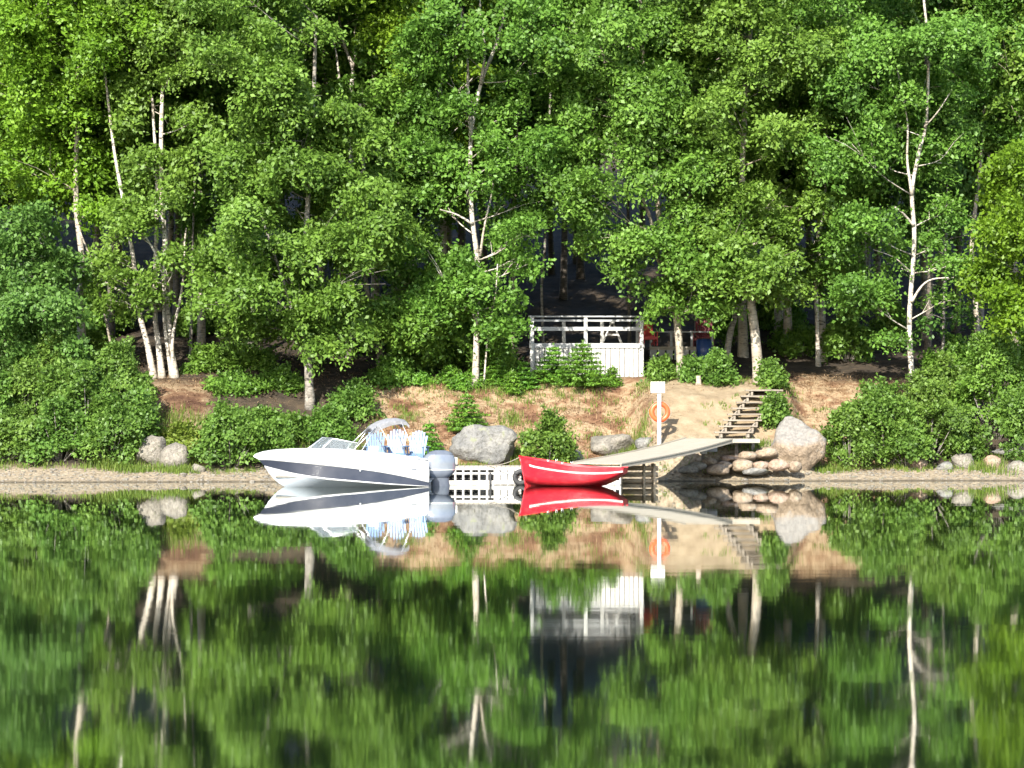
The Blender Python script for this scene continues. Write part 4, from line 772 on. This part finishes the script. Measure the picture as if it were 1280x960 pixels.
# ================================================================== GANGWAY, CRIB, LANDING
A, B = Vector((XP(746, 82.9), 82.9, DZ + .05)), Vector((XP(886, 88.2), 88.2, 1.36)); d = (B - A); ln_ = d.length; u = d.normalized(); sd_ = Vector((u.y, -u.x, 0)).normalized(); up = sd_.cross(u)
gw = thing('gangway', A, 'sloping grey plank gangway from the dock up to the shore', 'gangway')
PW = spline([(0, 0, 0), u * ln_ * .36 - Vector((0, 0, .055)), u * ln_ * .70 - Vector((0, 0, .06)), u * ln_], 46)
for a_, b_ in zip(PW[:-1], PW[1:]):
    d_ = (b_ - a_).normalized(); n_ = sd_.cross(d_); Mx = Matrix((sd_, d_, n_)).transposed()
    part('plank', M_PLANK, gw, lambda mb: mb.box((a_ + b_) / 2 + n_ * .02, (1.85, (b_ - a_).length - .008, .04), Mx))
for s in (-.88, .88):
    part('stringer', M_PLANK, gw, lambda mb: [mb.beam(PW[q] + sd_ * s - up * .055, PW[q + 5] + sd_ * s - up * .055, .05, .10, up=up) for q in range(0, 45, 5)])
for s in (-.42, 0, .42): part('cross_brace', M_WOODD, gw, lambda mb: mb.beam(u * (ln_ * (.5 + s)) - sd_ * .8 - up * .15, u * (ln_ * (.5 + s)) + sd_ * .8 - up * .15, .05, .09))
part('edge_board', M_PLANK, gw, lambda mb: [mb.beam(PW[q] - sd_ * .9 + up * .06, PW[q + 5] - sd_ * .9 + up * .06, .04, .04, up=up) for q in range(0, 45, 5)])
cr = thing('timber_crib', (XP(800, 84.9), 84.9, 0), 'old timber crib standing in the shallows under the gangway', 'crib')
for k, z in enumerate((.06, .27, .47)):
    part('log', M_WOODT, cr, lambda mb: mb.tube([(-.75, -.35, z), (0, -.36, z + .01), (.55, -.34, z)], .075, 7)); part('log', M_WOODG, cr, lambda mb: mb.tube([(-.75, .45, z), (.55, .45, z)], .075, 7))
for x_, y_ in ((-.62, -.46), (.1, -.47), (.42, -.46), (.42, .4), (-.62, .4)): part('stake', M_WOODT, cr, lambda mb: mb.tube([(x_, y_, -.4), (x_, y_, .62)], .05, 6))
ld = thing('landing', (XP(905, 88.95), 88.95, 0), 'grey landing platform at the upper end of the gangway', 'platform')
w0 = XP(945, 88) - XP(905, 88)
for k in range(9): part('plank', M_PLANK, ld, lambda mb: mb.box((.15, -.62 + k * .16, 1.37), (1.95, .15, .04)))
part('fascia', M_PLANK, ld, lambda mb: mb.box((.15, -.70, 1.31), (1.95, .04, .11))); part('fascia', M_PAINTG, ld, lambda mb: mb.box((-.55, -.67, 1.06), (.55, .04, .2)))
part('white_end_board', M_PAINTW, ld, lambda mb: mb.box((-.735, -.75, 1.10), (.24, .05, .42), bev=.01))
for x_ in (-.7, .4): part('support_post', M_WOODD, ld, lambda mb: mb.box((x_, -.1, 1.0), (.11, .11, .7)))
for x_ in (-.7, 1.0): part('support_post', M_WOODG, ld, lambda mb: mb.box((x_, .5, .82), (.11, .11, 1.0)))

# ================================================================== LIFE RING POST
D = 89.6; lp = thing('life_ring_post', (XP(824, D), D, G(XP(824, D), D) - .1), 'white post with a blank sign board beside the gangway', 'post')
zt = H + (HROW - 479) * D / F - lp.location.z; part('post', M_PAINTW, lp, lambda mb: mb.box((0, 0, zt / 2), (.13, .10, zt), bev=.01))
part('sign_board', M_PAINTW, lp, lambda mb: mb.box((-.05, -.075, zt - .14), (.48, .03, .38), bev=.008))
lr = thing('life_ring', (XP(825, D), D + .12, H + (HROW - 515) * D / F), 'orange life ring hanging on the back of the white post', 'life ring', rz=R(8))
ringf = lambda mb, a0, a1, r, n: mb.grid([[Vector(((.27 + r * math.cos(b)) * math.cos(a), r * .8 * math.sin(b), (.27 + r * math.cos(b)) * math.sin(a))) for b in np.linspace(0, 6.2832, 11, endpoint=False)] for a in np.linspace(a0, a1, n)], True)
part('ring', M_ORANGE, lr, lambda mb: ringf(mb, 0, 6.2832, .082, 29))
for k in range(0): part('band', M_PAINTW, lr, lambda mb: ringf(mb, k * 1.5708 + .7, k * 1.5708 + .82, .086, 4))
part('grab_line', M_ROPE, lr, lambda mb: mb.tube([Vector(((.37 + .02 * math.cos(4 * t)) * math.cos(t), -.02, (.37 + .02 * math.cos(4 * t)) * math.sin(t))) for t in np.linspace(0, 6.2832, 41)], .008, 4, False))
part('hook', M_STEEL, lr, lambda mb: mb.tube([(0, -.10, .2), (0, .05, .2)], .012, 5))

# ================================================================== WOODEN STEPS
sp_ = thing('wooden_steps', (0, 0, 0), 'weathered open wooden steps climbing the sandy bank', 'steps')
tr = []
for k in range(8):
    D = 90.0 + .36 * k; row = 540.5 - 7.5 * k; p = PX(917 + 5.4 * k, row, D); tr.append(p)
sp_.location = tr[0] - Vector((0, 0, .2))
for k, p in enumerate(tr): part('tread', M_STEP, sp_, lambda mb: mb.box(p - sp_.location, (1.3, .34, .055), bev=.008))
for s in (-.42, .48):
    part('stringer', M_STEP, sp_, lambda mb: mb.beam(tr[0] - sp_.location + Vector((s - .05, -.1, -.17)), tr[-1] - sp_.location + Vector((s, .1, -.13)), .06, .20))
    for k, p in enumerate(tr): part('riser_block', M_STEP, sp_, lambda mb: mb.box(p - sp_.location + Vector((s, 0, -.10)), (.075, .26, .14)))
part('upper_platform', M_STEP, sp_, lambda mb: mb.box(tr[-1] - sp_.location + Vector((.1, .45, -.01)), (1.1, .5, .05)))

M_RAILP = mat('weathered_white_post', (.50, .50, .48), (.33, .325, .30), .7, 6, stretch=(2, 2, .5), detail=8)
# ================================================================== WHITE DECK WITH RAILING
D = 97.0; X0, X1 = XP(663, D), XP(804, D); Z0 = 3.45; ZF = H + (HROW - 431) * D / F; ZT = H + (HROW - 396) * D / F; dp = 3.0
de = thing('white_deck', (X0, D, Z0), 'raised white deck with post and rail fence at the edge of the woods', 'deck'); wdk = X1 - X0; hf = ZF - Z0; ht = ZT - Z0
nb = 24
for k in range(nb): part('skirt_board', M_PAINTW, de, lambda mb: mb.box(((k + .5) * wdk / nb, 0, hf / 2 - .06), (wdk / nb - .022, .03, hf - .05 - .03 * (k % 3 == 1)), bev=.004))
for k in range(14): part('skirt_board', M_PAINTW, de, lambda mb: mb.box((wdk + .02, .12 + (k + .5) * (dp - .12) / 14, hf / 2 - .06), (.03, dp / 14 - .012, hf - .05)))
for k in range(20): part('floor_board', M_WOODG, de, lambda mb: mb.box((wdk / 2, .05 + k * .15, hf), (wdk + .06, .14, .04)))
part('rim_board', M_PAINTG, de, lambda mb: mb.box((wdk / 2, -.035, hf - .03), (wdk + .08, .04, .17)))
for (x_, y_) in ((.06, -.06), (wdk * .49, -.06), (wdk - .06, -.06), (.06, dp), (wdk * .31, dp), (wdk * .66, dp), (wdk - .06, dp)):
    part('post', M_RAILP, de, lambda mb: mb.box((x_, y_, ht / 2 - .02 + .0), (.135, .12, ht), bev=.012))
for y_ in (-.06,):
    part('top_rail', M_PAINTG, de, lambda mb: mb.box((wdk / 2, y_, ht + .005), (wdk + .16, .17, .055), bev=.01)); part('under_rail', M_PAINTG, de, lambda mb: mb.box((wdk / 2, y_, ht - .14), (wdk - .26, .05, .07)))  # rails coloured grey to carry the shade of the trees
    part('middle_rail', M_PAINTG, de, lambda mb: mb.box((wdk / 2, y_ - .075, ht - .44), (wdk - .02, .04, .14), bev=.006))
for x_ in (.0, wdk):
    part('side_rail', M_PAINTG, de, lambda mb: mb.box((x_, dp / 2, ht + .002), (.14, dp - .2, .05))); part('side_rail', M_PAINTG, de, lambda mb: mb.box((x_, dp / 2, ht - .44), (.04, dp - .14, .13)))  # same grey, tree shade put into the side rails
# lower rear deck in the shade
D2 = 100.2; rx0, rx1 = XP(812, D2), XP(892, D2); zf2 = H + (HROW - 436) * D2 / F
rd2 = thing('rear_deck', (rx0, D2, zf2), 'grey shaded deck with low rail behind the pale trunk', 'deck'); ww = rx1 - rx0
for k in range(14): part('floor_board', M_WOODG, rd2, lambda mb: mb.box((ww / 2, .08 + k * .15, 0), (ww, .14, .04)))
for k in range(8): part('skirt_board', M_PAINTG, rd2, lambda mb: mb.box(((k + .5) * ww / 8, -.02, -.36), (ww / 8 - .06, .025, .66)))
for k in range(4): part('rail_post', M_PAINTG, rd2, lambda mb: mb.box((.05 + k * (ww - .1) / 3, .04, .2), (.09, .09, .95)))
part('rail', M_PAINTG, rd2, lambda mb: mb.box((ww / 2, .035, .63), (ww, .13, .05))); part('rim_board', M_WOODG, rd2, lambda mb: mb.box((ww / 2, -.02, .02), (ww, .03, .12)))
for k in range(4): part('foundation_post', M_WOODD, rd2, lambda mb: mb.box((.05 + k * (ww - .1) / 3, 1.0, -.5), (.12, .12, 1.0)))
chair('red_chair', 'red slatted chair at the right end of the white deck', (XP(811, 98.8), 98.8, ZF + .02), R(12), M_REDDK, sc=.84)
chair('shaded_red_chair', 'red chair on the grey rear deck, deep shade put into its colour', (XP(879, 101.2), 101.2, zf2 + .02), R(-8), M_REDSH, sc=1.12)
bb = thing('blue_barrel', (XP(880, 99.7), 99.7, G(XP(880, 99.7), 99.7) - .03), 'deep blue plastic barrel in the shade below the rear deck', 'barrel')
part('body', M_BLUED, bb, lambda mb: mb.tube([(0, 0, 0), (0, 0, .04), (0, 0, .28), (0, 0, .30), (0, 0, .56), (0, 0, .58), (0, 0, .82), (0, 0, .86)], [.25, .285, .29, .30, .30, .29, .285, .25], 16)); part('lid', M_BLACK, bb, lambda mb: mb.tube([(0, 0, .86), (0, 0, .89)], .235, 16))
tt = thing('white_trestle', (XP(765, 98.3), 98.3, ZF + .02), 'white folding trestle with splayed legs standing on the deck', 'trestle')
for s in (-1, 1):
    for y_ in (-.3, .3): part('leg', M_PAINTW, tt, lambda mb: mb.beam((s * .38, y_, 0), (s * .04, y_ * .6, .80), .05, .10, up=(0, 1, 0)))
part('top_beam', M_PAINTW, tt, lambda mb: mb.box((0, 0, .82), (.16, .9, .08))); part('cross_bar', M_PAINTW, tt, lambda mb: mb.box((0, -.24, .38), (.46, .03, .06)))
